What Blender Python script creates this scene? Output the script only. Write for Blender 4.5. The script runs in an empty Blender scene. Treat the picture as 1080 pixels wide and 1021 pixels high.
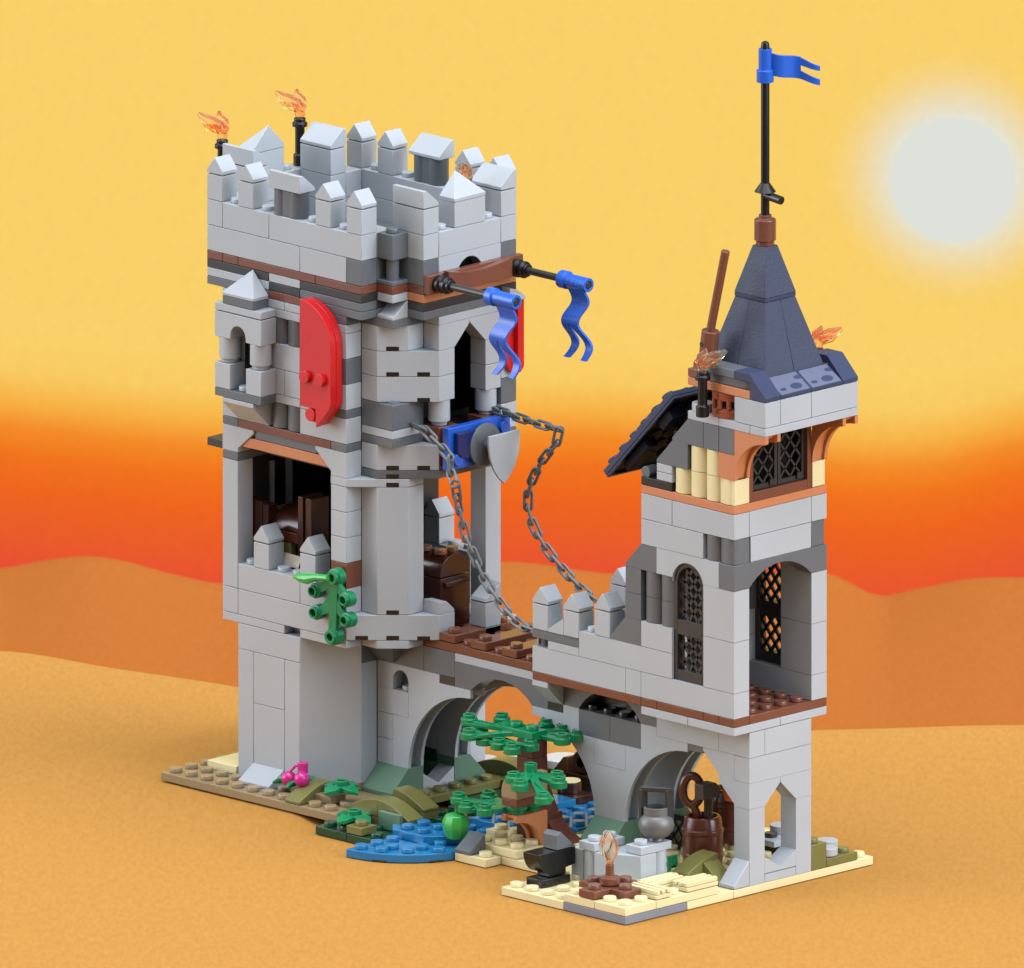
import bpy, bmesh, math, random
from mathutils import Vector, Matrix
random.seed(7)
S = 0.1                                   # one stud = 0.1 scene units
SC = bpy.context.scene
COL = SC.collection
PI = math.pi

# ------------------------------------------------------------------ materials
def lin(c):
    return tuple(((x/255)/12.92 if x/255 <= .04045 else ((x/255+.055)/1.055)**2.4) for x in c)

def plastic(name, rgb, rough=.3, spec=.45, bump=0.0, bscale=60, trans=0, var=.05, metallic=0, coat=0.0):
    m = bpy.data.materials.new(name); m.use_nodes = True
    nt = m.node_tree; b = nt.nodes['Principled BSDF']
    b.inputs['Roughness'].default_value = rough
    b.inputs['Specular IOR Level'].default_value = spec
    b.inputs['Metallic'].default_value = metallic
    b.inputs['Coat Weight'].default_value = coat
    c = lin(rgb)
    tc = nt.nodes.new('ShaderNodeTexCoord')
    n = nt.nodes.new('ShaderNodeTexNoise'); n.inputs['Scale'].default_value = 3.0/S*.12
    n.inputs['Detail'].default_value = 3
    nt.links.new(tc.outputs['Object'], n.inputs['Vector'])
    r = nt.nodes.new('ShaderNodeValToRGB')
    r.color_ramp.elements[0].position = .3; r.color_ramp.elements[1].position = .7
    r.color_ramp.elements[0].color = tuple(x*(1-var) for x in c)+(1,)
    r.color_ramp.elements[1].color = tuple(min(1, x*(1+var)) for x in c)+(1,)
    nt.links.new(n.outputs['Fac'], r.inputs['Fac'])
    nt.links.new(r.outputs['Color'], b.inputs['Base Color'])
    # faint wear in the gloss
    n2 = nt.nodes.new('ShaderNodeTexNoise'); n2.inputs['Scale'].default_value = 1.4/S; n2.inputs['Detail'].default_value = 4
    nt.links.new(tc.outputs['Object'], n2.inputs['Vector'])
    mr = nt.nodes.new('ShaderNodeMapRange')
    mr.inputs['To Min'].default_value = rough*.8; mr.inputs['To Max'].default_value = rough*1.25
    nt.links.new(n2.outputs['Fac'], mr.inputs['Value']); nt.links.new(mr.outputs['Result'], b.inputs['Roughness'])
    if bump:
        nb = nt.nodes.new('ShaderNodeTexNoise'); nb.inputs['Scale'].default_value = bscale; nb.inputs['Detail'].default_value = 2
        nt.links.new(tc.outputs['Object'], nb.inputs['Vector'])
        bp = nt.nodes.new('ShaderNodeBump'); bp.inputs['Strength'].default_value = bump; bp.inputs['Distance'].default_value = .02*S*4
        nt.links.new(nb.outputs['Fac'], bp.inputs['Height']); nt.links.new(bp.outputs['Normal'], b.inputs['Normal'])
    if trans:
        b.inputs['Transmission Weight'].default_value = trans
        b.inputs['IOR'].default_value = 1.3
    return m

LG = plastic('light_grey_plastic', (155, 161, 167), .32, var=.025)
DG = plastic('dark_grey_plastic', (86, 91, 96), .3)
BK = plastic('black_plastic', (18, 18, 19), .25)
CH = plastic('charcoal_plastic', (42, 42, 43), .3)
RB = plastic('brown_plastic', (104, 62, 48), .2)
DB = plastic('dark_brown_plastic', (52, 24, 15), .22)
BB = plastic('trunk_brown_plastic', (78, 42, 32), .28)
NO = plastic('nougat_plastic', (176, 112, 74), .3)
CO = plastic('copper_plastic', (140, 72, 48), .25)
TN = plastic('tan_plastic', (204, 192, 148), .32)
DT = plastic('dark_tan_plastic', (134, 116, 86), .3)
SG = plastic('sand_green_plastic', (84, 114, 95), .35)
UND = plastic('roof_underside_shade_plastic', (22, 24, 34), .6, spec=.1)  # roof colour darkened to paint in the shade underneath
BAR = plastic('barrel_brown_plastic', (78, 38, 27), .2)
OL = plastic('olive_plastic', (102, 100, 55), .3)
DGN = plastic('dark_green_plastic', (22, 62, 42), .2)
GN = plastic('green_plastic', (6, 114, 70), .25)
BG = plastic('bright_green_plastic', (52, 154, 70), .22)
BL = plastic('pond_blue_plastic', (28, 106, 154), .2)
BLU = plastic('blue_plastic', (30, 84, 182), .25)
NV = plastic('navy_plastic', (22, 34, 88), .25)
RD = plastic('red_plastic', (180, 24, 28), .25)
RF = plastic('roof_slate_plastic', (54, 60, 78), .5, spec=.22, bump=.3, bscale=9/S)
RFS = plastic('roof_smooth_plastic', (50, 57, 82), .4, spec=.25)
RFP = plastic('roof_pale_plastic', (88, 93, 114), .3)
PK = plastic('magenta_plastic', (176, 34, 118), .2)
OR = plastic('orange_plastic', (222, 98, 10), .25)
ST = plastic('white_disc_plastic', (178, 182, 188), .3)
IR = plastic('iron_plastic', (98, 98, 98), .42, metallic=.3)
CHAIN = plastic('chain_grey_plastic', (88, 92, 94), .32)
BP = plastic('base_grey_plastic', (112, 118, 128), .3)
PAPER = plastic('pale_parchment', (196, 186, 172), .4)

def flame_mat():
    m = bpy.data.materials.new('flame_orange_plastic'); m.use_nodes = True
    nt = m.node_tree; b = nt.nodes['Principled BSDF']
    tc = nt.nodes.new('ShaderNodeTexCoord')
    n = nt.nodes.new('ShaderNodeTexNoise'); n.inputs['Scale'].default_value = 1.1/S; n.inputs['Detail'].default_value = 1
    nt.links.new(tc.outputs['Object'], n.inputs['Vector'])
    r = nt.nodes.new('ShaderNodeValToRGB')
    r.color_ramp.elements[0].position = .38; r.color_ramp.elements[0].color = (1.0, .42, .17, 1)
    r.color_ramp.elements[1].position = .58; r.color_ramp.elements[1].color = (1.0, .92, .72, 1)
    nt.links.new(n.outputs['Fac'], r.inputs['Fac']); nt.links.new(r.outputs['Color'], b.inputs['Base Color'])
    b.inputs['Roughness'].default_value = .06
    b.inputs['Transmission Weight'].default_value = .95
    b.inputs['IOR'].default_value = 1.18
    return m
FL = flame_mat()

# ------------------------------------------------------------------ mesh building
ORG = {}
class M:
    """collects shapes in stud units and links them as ONE mesh object"""
    def __init__(s): s.v = []; s.f = []; s.fm = []; s.mats = []
    def mi(s, mat):
        if mat not in s.mats: s.mats.append(mat)
        return s.mats.index(mat)
    def add(s, vs, fs, mat):
        o = len(s.v); s.v += [tuple(v) for v in vs]; k = s.mi(mat)
        for f in fs: s.f.append(tuple(i+o for i in f)); s.fm.append(k)
    def box(s, x0, x1, y0, y1, z0, z1, mat, g=.011):
        x0 += g; x1 -= g; y0 += g; y1 -= g; z0 += g; z1 -= g
        vs = [(x0,y0,z0),(x1,y0,z0),(x1,y1,z0),(x0,y1,z0),(x0,y0,z1),(x1,y0,z1),(x1,y1,z1),(x0,y1,z1)]
        s.add(vs, [(0,3,2,1),(4,5,6,7),(0,1,5,4),(1,2,6,5),(2,3,7,6),(3,0,4,7)], mat)
    def prism(s, pts, plane, a0, a1, mat, g=.011):
        a0 += g; a1 -= g; n = len(pts)
        def P(p, a):
            return (p[0], p[1], a) if plane == 'xy' else (p[0], a, p[1]) if plane == 'xz' else (a, p[0], p[1])
        vs = [P(p, a0) for p in pts]+[P(p, a1) for p in pts]
        fs = [tuple(range(n))[::-1], tuple(range(n, 2*n))]+[(i, (i+1) % n, n+(i+1) % n, n+i) for i in range(n)]
        s.add(vs, fs, mat)
    def hull(s, vs, mat):
        bm = bmesh.new()
        for v in vs: bm.verts.new(v)
        bmesh.ops.convex_hull(bm, input=bm.verts)
        bm.verts.index_update()
        s.add([v.co[:] for v in bm.verts], [[v.index for v in f.verts] for f in bm.faces], mat); bm.free()
    def lathe(s, prof, c, mat, axis='z', n=24, rot=0):
        """prof: (r, h) from bottom to top; a zero radius makes a pole"""
        cx, cy, cz = c
        def P(r, h, a):
            x, y = r*math.cos(a), r*math.sin(a)
            return (cx+x, cy+y, cz+h) if axis == 'z' else (cx+h, cy+x, cz+y) if axis == 'x' else (cx+x, cy+h, cz+y)
        vs = []; rings = []
        for r, h in prof:
            if r < 1e-6: rings.append([len(vs)]); vs.append(P(0, h, 0))
            else:
                rings.append(list(range(len(vs), len(vs)+n))); vs += [P(r, h, rot+2*PI*i/n) for i in range(n)]
        fs = []
        for a, b in zip(rings, rings[1:]):
            for i in range(n):
                j = (i+1) % n
                if len(a) == 1 and len(b) == 1: continue
                if len(a) == 1: fs.append((a[0], b[j], b[i]))
                elif len(b) == 1: fs.append((a[i], a[j], b[0]))
                else: fs.append((a[i], a[j], b[j], b[i]))
        if len(rings[0]) > 1: fs.append(tuple(rings[0])[::-1])
        if len(rings[-1]) > 1: fs.append(tuple(rings[-1]))
        s.add(vs, fs, mat)
    def cyl(s, c, h, r, mat, axis='z', n=24, r2=None):
        s.lathe([(r, 0), (r2 if r2 is not None else r, h)], c, mat, axis, n)
    def stud(s, x, y, z, mat): s.lathe([(.3, 0), (.3, .19), (.285, .215), (0, .215)], (x, y, z-.004), mat, n=20)
    def studs(s, x0, x1, y0, y1, z, mat, skip=()):
        for i in range(int(round(x1-x0))):
            for j in range(int(round(y1-y0))):
                x, y = x0+.5+i, y0+.5+j
                if any(a <= x <= b and c <= y <= d for a, b, c, d in skip): continue
                s.stud(x, y, z, mat)
    def ring(s, x, y, z, mat, h=.36, r=.4):
        s.lathe([(.17, 0), (r, 0), (r, h), (.3, h+.01), (.3, h+.2), (.19, h+.2), (.19, h+.05), (0, h+.05)], (x, y, z), mat, n=20)
    def tube(s, pts, r, mat, n=10, caps=True):
        pts = [Vector(p) for p in pts]
        rs = r if isinstance(r, (list, tuple)) else [r]*len(pts)
        vs = []; fs = []; up = Vector((0, 0, 1)); prev = None
        for i, p in enumerate(pts):
            d = (pts[min(i+1, len(pts)-1)]-pts[max(i-1, 0)]).normalized()
            if prev is None:
                a = d.cross(up if abs(d.z) < .9 else Vector((1, 0, 0))).normalized()
            else: a = (prev-d*prev.dot(d)).normalized()
            prev = a; b = d.cross(a)
            vs += [tuple(p+(a*math.cos(2*PI*k/n)+b*math.sin(2*PI*k/n))*rs[i]) for k in range(n)]
        for i in range(len(pts)-1):
            for k in range(n):
                fs.append((i*n+k, i*n+(k+1) % n, (i+1)*n+(k+1) % n, (i+1)*n+k))
        if caps: fs += [tuple(range(n))[::-1], tuple(range((len(pts)-1)*n, len(pts)*n))]
        s.add(vs, fs, mat)
    def bar(s, a, b, w, h, mat, flat=None):
        """flat bar between two points, w wide sideways, h thick up"""
        a = Vector(a); b = Vector(b); d = (b-a).normalized()
        u = Vector((0, 0, 1)) if abs(d.z) < .95 else Vector((1, 0, 0))
        if flat: u = Vector(flat)
        q = d.cross(u).normalized()*w/2; u2 = q.cross(d).normalized()*h/2
        vs = [a-q-u2, a+q-u2, a+q+u2, a-q+u2, b-q-u2, b+q-u2, b+q+u2, b-q+u2]
        s.add(vs, [(0,3,2,1),(4,5,6,7),(0,1,5,4),(1,2,6,5),(2,3,7,6),(3,0,4,7)], mat)
    def build(s, name, parent=None, at=None, bevel=.02):
        if at is None: at = ORG[parent] if parent else (0, 0, 0)
        me = bpy.data.meshes.new(name)
        me.from_pydata([((x-at[0])*S, (y-at[1])*S, (z-at[2])*S) for x, y, z in s.v], [], s.f)
        for m in s.mats: me.materials.append(m)
        me.polygons.foreach_set('material_index', s.fm)
        me.update()
        bm = bmesh.new(); bm.from_mesh(me)
        bmesh.ops.recalc_face_normals(bm, faces=bm.faces)
        bm.to_mesh(me); bm.free()
        me.polygons.foreach_set('use_smooth', [True]*len(me.polygons))
        me.set_sharp_from_angle(angle=math.radians(32))
        o = bpy.data.objects.new(name, me); COL.objects.link(o)
        ORG[o] = tuple(at)
        if parent:
            o.parent = parent
            p = ORG[parent]; o.location = tuple((at[i]-p[i])*S for i in range(3))
        else: o.location = tuple(c*S for c in at)
        if bevel:
            b = o.modifiers.new('edge_round', 'BEVEL'); b.width = bevel*S; b.segments = 2
            b.limit_method = 'ANGLE'; b.angle_limit = math.radians(40); b.harden_normals = False
        return o

def tag(o, label=None, cat=None, group=None, kind=None):
    if label: o['label'] = label
    if cat: o['category'] = cat
    if group: o['group'] = group
    if kind: o['kind'] = kind
    return o
def thing(name, label, cat, at, group=None):
    o = bpy.data.objects.new(name, None); COL.objects.link(o)
    o.empty_display_size = .05; o.location = tuple(c*S for c in at); ORG[o] = tuple(at)
    return tag(o, label, cat, group)
def dup(root, at, rz=0, label=None, group=None):
    r = root.copy(); COL.objects.link(r); r.location = tuple(c*S for c in at); ORG[r] = tuple(at)
    r.rotation_euler = (0, 0, rz)
    if label: r['label'] = label
    if group: r['group'] = group
    for ch in root.children:
        c = ch.copy(); COL.objects.link(c); c.parent = r; ORG[c] = at
        for g in ch.children:
            d = g.copy(); COL.objects.link(d); d.parent = c; ORG[d] = at
    return r
def arcpts(cx, cz, r, a0, a1, n=14, rz=None):
    rz = rz or r
    return [(cx+r*math.cos(math.radians(a0+(a1-a0)*i/n)), cz+rz*math.sin(math.radians(a0+(a1-a0)*i/n))) for i in range(n+1)]
def course(m, axis, cuts, b0, b1, z0, z1, mats):
    """a row of bricks along x or y, cut at the given places"""
    if not isinstance(mats, (list, tuple)): mats = [mats]*(len(cuts)-1)
    for i, mt in enumerate(mats):
        if mt is None: continue
        if axis == 'x': m.box(cuts[i], cuts[i+1], b0, b1, z0, z1, mt)
        else: m.box(b0, b1, cuts[i], cuts[i+1], z0, z1, mt)
def logs(m, axis, a0, a1, f, z0, z1, mat, depth=1.0, sgn=1):
    """log-profile brick: half-round fronts on a solid back. f = front plane, sgn = +1 when the body lies at greater b"""
    n = int(round(a1-a0))
    for i in range(n):
        c = a0+.5+i
        pts = [(c+.485*math.cos(t), f+sgn*(.34-.33*math.sin(t))) for t in [PI*k/10 for k in range(11)]]
        pts += [(c-.485, f+sgn*depth), (c+.485, f+sgn*depth)]
        if axis == 'y': pts = [(b, a) for a, b in pts]
        m.prism(pts, 'xy', z0, z1, mat)
def lattice(m, plane, a0, a1, z0, z1, d, th, mat, step=.56, w=.1):
    """crossed diagonal bars filling a rectangle"""
    def P(a, z): return (a, d, z) if plane == 'xz' else (d, a, z)
    k = 1.25
    for sg in (1, -1):
        c = -6.0
        while c < 12:
            # z = z0 + sg*k*(a-a0) + c
            ts = []
            for a in (a0, a1):
                z = z0+sg*k*(a-a0)+c*step*k
                if z0-1e-6 <= z <= z1+1e-6: ts.append((a, z))
            for z in (z0, z1):
                a = a0+(z-z0-c*step*k)/(sg*k)
                if a0+1e-6 < a < a1-1e-6: ts.append((a, z))
            if len(ts) >= 2:
                p, q = ts[0], max(ts[1:], key=lambda t: abs(t[0]-ts[0][0])+abs(t[1]-ts[0][1]))
                if abs(p[0]-q[0]) > .08: m.bar(P(*p), P(*q), w if plane == 'xz' else w, th, mat)
            c += 1

# ------------------------------------------------------------------ repeated bits
def make_merlon(parent, at):
    m = M(); m.box(0, 1, 0, 1, 0, 1.2, LG); m.v = [(x+at[0], y+at[1], z+at[2]) for x, y, z in m.v]
    b = m.build('merlon', parent, at)
    c = M(); c.box(.07, .93, .07, .93, 1.2, 1.3, LG)
    c.prism([(.0, 1.25), (1.0, 1.25), (1.0, 1.4), (.5, 2.02), (0, 1.4)], 'xz', 0, 1, LG)
    c.v = [(x+at[0], y+at[1], z+at[2]) for x, y, z in c.v]
    c.build('cap', b, at)
    return b
def copy_part(o, parent, at):
    c = o.copy(); COL.objects.link(c); c.parent = parent; ORG[c] = at
    p = ORG[parent]; c.location = tuple((at[i]-p[i])*S for i in range(3))
    for ch in o.children:
        d = ch.copy(); COL.objects.link(d); d.parent = c
    return c
def slab_cap(x0, x1, y0, y1, z, high, mat):
    """two-stud roof slope: tall on the low-y side (high=-1) or the high-y side"""
    c = M(); c.box(x0+.07, x1-.07, y0+.07, y1-.07, z, z+.1, mat)
    p = [(y0, z+.05), (y1, z+.05), (y1, z+.2), (y0+.22, z+.86), (y0, z+.86)]
    if high > 0: p = [(y0+y1-a, b) for a, b in p]
    c.prism(p, 'yz', x0, x1, mat)
    return c

# ================================================================== LEFT TOWER
TW = thing('castle_tower', 'tall light grey brick castle tower with crenellated top and open middle floor', 'tower', (-27, 3, .8))

# lower storey -------------------------------------------------------
m = M()
m.box(-30, -29, -2, -1, .8, 6.8, LG); m.box(-29, -27, -2, -1, .8, 4.4, LG); m.box(-29, -27, -2, -1, 4.4, 6.8, LG)
m.box(-27, -26, -2, -1, .8, 6.8, LG); m.box(-30, -26, -2, -1, 6.8, 8.0, LG)
m.prism([(-26, -2), (-24, 0), (-25, 0), (-26, -1)], 'xy', .8, 8.0, LG)
m.box(-25, -24, 0, 1, .8, 6.8, LG); m.box(-25, -24, 0, 1, 6.8, 8.0, DG)
m.box(-30, -29, -1, 7, .8, 8.0, LG); m.box(-30, -24, 7, 8, .8, 8.0, LG); m.box(-25, -24, 5, 7, .8, 8.0, LG)
m.build('lower_wall', TW)

# gallery storey -----------------------------------------------------
m = M()
m.box(-31, -27, -2, -1, 8.0, 8.4, LG); m.box(-26, -23, -2, -1, 8.0, 8.4, LG)
m.box(-27, -26, -1.4, -1, 8.0, 8.4, LG)
m.box(-31, -24, -1, 8, 8.0, 8.4, LG); m.box(-24, -21, 2, 7, 8.0, 8.4, LG)
m.studs(-30, -24, -1, 0, 8.4, LG)
m.build('gallery_floor', TW)
m = M()
m.box(-31, -30, -2, -1, 8.4, 9.6, LG); m.box(-31, -30, -2, -1, 9.6, 15.6, LG)
course(m, 'x', [-30, -23], -2, -1, 8.4, 9.6, LG)
course(m, 'x', [-30, -26, -24, -23], -2, -1, 9.6, 10.8, LG)
for z, mt in ((10.8, RB), (12.0, LG), (13.2, LG), (14.4, LG)): m.box(-24, -23, -2, -1, z, z+1.2, mt)
m.studs(-30, -24, -2, -1, 10.8, LG, skip=[(-29, -28, -2, -1), (-26, -25, -2, -1)])
m.box(-31, -30, -2, -1, 15.6, 16.0, DG); m.box(-31, -30, -1, 7, 15.6, 16.0, DG)
m.prism([(-31, 16.0), (-30, 16.0), (-30, 16.2), (-29, 17.05), (-29, 17.2), (-31, 17.2)], 'xz', -2, -1, LG)
m.prism([(-23, 16.0), (-24, 16.0), (-24, 16.2), (-25, 17.05), (-25, 17.2), (-23, 17.2)], 'xz', -2, -1, LG)
m.box(-29, -25, -1.9, -1, 16.8, 17.2, DG); m.box(-30, -24, -1.92, -1, 16.3, 16.8, NO)
# west wall of the gallery (dark inside), back wall with its opening
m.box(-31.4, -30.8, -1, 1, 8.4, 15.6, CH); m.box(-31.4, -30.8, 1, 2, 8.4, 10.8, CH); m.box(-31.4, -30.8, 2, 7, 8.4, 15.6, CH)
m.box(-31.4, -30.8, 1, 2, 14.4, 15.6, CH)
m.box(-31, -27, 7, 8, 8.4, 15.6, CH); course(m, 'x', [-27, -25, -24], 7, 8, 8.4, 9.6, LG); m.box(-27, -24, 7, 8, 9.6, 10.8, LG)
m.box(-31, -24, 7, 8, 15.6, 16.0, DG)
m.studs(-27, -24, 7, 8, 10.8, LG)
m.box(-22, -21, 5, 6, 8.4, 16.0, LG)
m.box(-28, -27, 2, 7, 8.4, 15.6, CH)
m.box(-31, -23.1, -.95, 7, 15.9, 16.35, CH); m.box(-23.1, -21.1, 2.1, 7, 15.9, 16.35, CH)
m.build('gallery_wall', TW)
# lattice in the west window of the gallery
m = M()
m.box(-30.8, -30.65, .8, 1.05, 10.8, 15, LG); m.box(-30.8, -30.65, 1.85, 2.2, 10.8, 15, LG); m.box(-30.8, -30.68, 1.05, 1.85, 12.6, 12.8, LG)
lattice(m, 'yz', 1.05, 1.85, 10.9, 14.3, -30.9, .16, BK, step=.5, w=.16); m.box(-31.38, -31.2, 1, 2, 10.8, 14.4, CH)  # charcoal backing added behind the lattice to paint the opening dark
m.build('lattice_window', TW, bevel=0)

# corner column of faceted bricks ------------------------------------
m = M()
P1 = [(-23, -1), (-22, -1), (-21, 0), (-21, 1), (-23, 1)]
P2 = [(-23, -1), (-22, -1), (-20, 1), (-20, 2), (-23, 2)]
PQ = [(-23, -1), (-21, -1), (-21, 1), (-23, 1)]
m.prism(P1, 'xy', 8.0, 8.4, LG)
m.prism([(-23, -2), (-20, 1), (-20, 2), (-23, 2)], 'xy', 8.4, 9.6, LG)
m.prism(P1, 'xy', 9.6, 15.6, LG)
m.prism([(-24, -2), (-23, -2), (-21, 0), (-21, 1), (-23, 1), (-23, -1), (-24, -1)], 'xy', 15.6, 16.0, LG)
m.prism([(-23, -1), (-22, -1), (-20, 1), (-20, 5), (-21, 5), (-23, 2)], 'xy', 16.0, 16.4, DG)
m.prism([(-23, -1), (-22, -1), (-20, 1), (-23, 1)], 'xy', 16.4, 17.6, LG)
m.prism(PQ, 'xy', 17.6, 18.0, DG); m.prism(PQ, 'xy', 18.0, 18.4, LG); m.prism(PQ, 'xy', 18.4, 19.6, DG)
m.prism(P2, 'xy', 19.6, 20.8, LG); m.prism(P2, 'xy', 20.8, 22.0, LG)
m.prism(P1, 'xy', 22.0, 23.2, LG); m.prism(PQ, 'xy', 23.2, 23.6, DG)
m.prism([(-1, 23.6), (0, 23.6), (0, 24.4), (-.8, 23.8), (-1, 23.75)], 'yz', -22, -21, LG)
m.prism([(1, 9.6), (2, 9.6), (2, 9.72), (1.5, 10.15), (1, 10.2)], 'yz', -21, -20, LG)
# moulding slots under the faceted bricks, their shade painted as black blocks
def slot(c, dz, z, w=.6, h=.2):
    # c: middle of the slot on the diagonal face, which runs along (1,1)
    u = Vector((1, 1, 0)).normalized()*w/2; n = Vector((1, -1, 0)).normalized()
    a = Vector((c[0], c[1], z)); q = []
    for t in (-.14, .006):
        for sg in (-1, 1):
            for hh in (0, h): q.append(tuple(a+u*sg+n*t+Vector((0, 0, hh))))
    m.hull(q, BK)
slot((-21.5, -.5), 0, 9.62); slot((-21.5, -.5), 0, 8.42); slot((-20.5, .5), 0, 8.4)
slot((-21.5, -.5), 0, 15.62); slot((-21.5, -.5), 0, 16.02); slot((-21.5, -.5), 0, 16.42); slot((-20.5, .5), 0, 16.42)
slot((-21.5, -.5), 0, 20.82); slot((-20.5, .5), 0, 20.82); slot((-20.5, .5), 0, 19.61); slot((-21.5, -.5), 0, 22.02)
slot((-22.5, -1.5), 0, 8.42)
m.stud(-21.5, -.45, 19.45, DG)
m.build('corner_column', TW)
# inverted corner corbel under the column
m = M()
m.hull([(-24, 1, 6.8), (-23, 1, 6.8), (-23, 2, 6.8), (-24, 2, 6.8), (-24, 0, 8), (-22, 0, 8), (-22, 2, 8), (-24, 2, 8), (-24, 0, 7.85), (-22, 0, 7.85), (-22, 2, 7.85)], DG)
m.build('corbel', TW)

# upper storey -------------------------------------------------------
m = M()
course(m, 'x', [-31, -30, -24, -23], -2, -1, 17.2, 17.6, [DG, RB, DG])
m.box(-31, -28, -2, -1, 17.6, 18.8, LG)
logs(m, 'x', -28, -26, -2, 17.6, 18.8, DG); m.box(-26, -23, -2, -1, 17.6, 18.8, LG)
course(m, 'x', [-31, -28, -26, -25, -23], -2, -1, 18.8, 19.2, [DG, LG, LG, DG])
course(m, 'x', [-31, -28, -27, -25, -24, -23], -2, -1, 19.2, 20.4, [LG, LG, LG, LG, LG])
course(m, 'x', [-31, -28.9, -26, -24, -23], -2, -1, 20.4, 21.6, [LG, LG, LG, DG])
m.box(-31, -29, -2, -1, 21.6, 22.8, LG); logs(m, 'x', -29, -26, -2, 21.6, 22.8, DG); m.box(-26, -23, -2, -1, 21.6, 22.8, LG)
course(m, 'x', [-31, -28, -26, -23], -2, -1, 22.8, 23.2, LG)
course(m, 'x', [-31, -27, -25, -23], -2, -1, 23.2, 23.6, [LG, LG, DG])
m.box(-31, -30, -1, 7, 16.4, 23.6, LG); m.box(-31, -23, 7, 8, 16.0, 23.6, LG); m.box(-31, -23, -1, 7, 16.4, 16.8, CH)
# small plate sticking out on the west side
m.box(-33, -31, -1, 3, 15.65, 16.05, CH); m.stud(-31.6, -.5, 16.05, CH); m.stud(-32.5, 1.5, 16.05, CH)
m.build('upper_wall', TW)

# east front of the upper storey: pointed doorway with columns
m = M()
m.box(-21, -20, 1, 5, 16.4, 17.6, RB); m.box(-21, -20, 1, 2.2, 17.6, 18.4, RB); m.box(-21, -20, 3.8, 5, 17.6, 18.4, RB)
for y in (1.5, 4.5):
    m.lathe([(.36, 0), (.36, .18), (.5, .2), (.5, 1.19)], (-20.5, y, 18.4), LG)
m.box(-21, -20, 4, 5, 19.6, 20.8, LG); m.box(-21, -20, 4, 5, 20.8, 22.0, LG)
m.prism([(1, 22.0), (2, 22.0), (2.98, 23.0), (3, 23.2), (1, 23.2)], 'yz', -21, -20, LG)
m.prism([(5, 22.0), (4, 22.0), (3.02, 23.0), (3, 23.2), (5, 23.2)], 'yz', -21, -20, LG)
m.box(-21, -20, 1, 6, 23.2, 23.6, LG)
for z0, z1, mt in ((16.4, 17.6, DG), (17.6, 18.8, LG), (18.8, 20.0, DG), (20.0, 22.0, LG), (22.0, 23.2, LG)):
    m.box(-21, -20, 5, 6, z0, z1, mt)
m.box(-22.6, -22.3, 2, 6.9, 18.2, 23.6, BK); m.box(-22.3, -21, 5.2, 6, 16.4, 23.6, BK)  # black panels, here and below, stand in for the doorway's inner shade
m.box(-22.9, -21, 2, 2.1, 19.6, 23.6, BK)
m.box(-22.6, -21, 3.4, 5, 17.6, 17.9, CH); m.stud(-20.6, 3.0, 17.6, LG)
m.build('doorway_wall', TW)

# oriel bay -----------------------------------------------------------
BAY = M()
BAY.box(-30.5, -27.5, -3, -2, 18.8, 19.2, DG)
BAY.box(-30.5, -29.5, -3, -2, 19.2, 20.4, LG); BAY.box(-28.5, -27.5, -3, -2, 19.2, 20.4, LG)
BAY.stud(-29, -2.5, 19.2, LG)
BAY.prism([(-30.5, 21.6), (-29.5, 21.6), (-29.5, 21.75)]+arcpts(-29, 21.8, .48, 178, 2, 14)+[(-28.5, 21.75), (-28.5, 21.6), (-27.5, 21.6), (-27.5, 22.8), (-30.5, 22.8)], 'xz', -3, -2, LG)
BAY.box(-30.5, -27.5, -3, -2, 22.84, 23.2, LG); BAY.box(-30, -28, -3, -2, 23.2, 23.6, DG)
BAY.hull([(-30, -2, 17.65), (-28, -2, 17.65), (-30, -3, 18.6), (-28, -3, 18.6), (-30, -3, 18.79), (-28, -3, 18.79), (-30, -2.01, 18.79), (-28, -2.01, 18.79)], LG)
BAY.box(-29.5, -28.5, -2.06, -2.0, 19.2, 22.2, BK)
bay = BAY.build('bay_window', TW)
for x in (-30, -28):
    c = M(); c.lathe([(.4, 0), (.4, .17), (.5, .2), (.5, 1.19)], (x, -2.5, 20.4), LG); c.build('column', bay)
c = M(); c.hull([(-30, -3, 23.61), (-28, -3, 23.61), (-30, -2.01, 23.61), (-28, -2.01, 23.61), (-30, -3, 23.75), (-28, -3, 23.75), (-30, -2.01, 23.75), (-28, -2.01, 23.75), (-29, -2.01, 24.8)], LG)
c.build('roof', bay)

# cornice -------------------------------------------------------------
m = M()
def crossplate(z0, z1, mats):
    course(m, 'x', [-32, -28, -26, -22], -2, -1, z0, z1, mats[:3])
    m.box(-32, -22, -1, 7, z0, z1, mats[3]); m.box(-32, -22, 7, 8, z0, z1, mats[3])
    m.box(-34, -32, 0, 6, z0, z1, mats[4]); m.box(-22, -20, 0, 6, z0, z1, mats[5])
crossplate(23.6, 24.0, [DG, RB, DG, DG, DG, DG])
crossplate(24.0, 24.4, [LG, CH, DG, CH, CH, CH])
crossplate(24.4, 24.8, [CH, LG, CH, CH, CH, NO])
course(m, 'x', [-32, -31, -30, -25, -22], -2, -1, 24.8, 25.2, RB)
m.box(-32, -22, -1, 8, 24.8, 25.2, RB); m.box(-34, -32, 0, 6, 24.8, 25.2, RB); m.box(-22, -20, 0, 6, 24.8, 25.2, RB)
m.box(-22, -21, -1, 0, 24.8, 25.2, RB); m.box(-22, -21, -1, 0, 24.4, 24.8, LG)
m.prism([(5, 23.7), (6, 23.7), (6, 23.85), (5.5, 24.2), (5, 24.35)], 'yz', -20.0, -19.4, LG)
m.build('cornice', TW)

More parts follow.
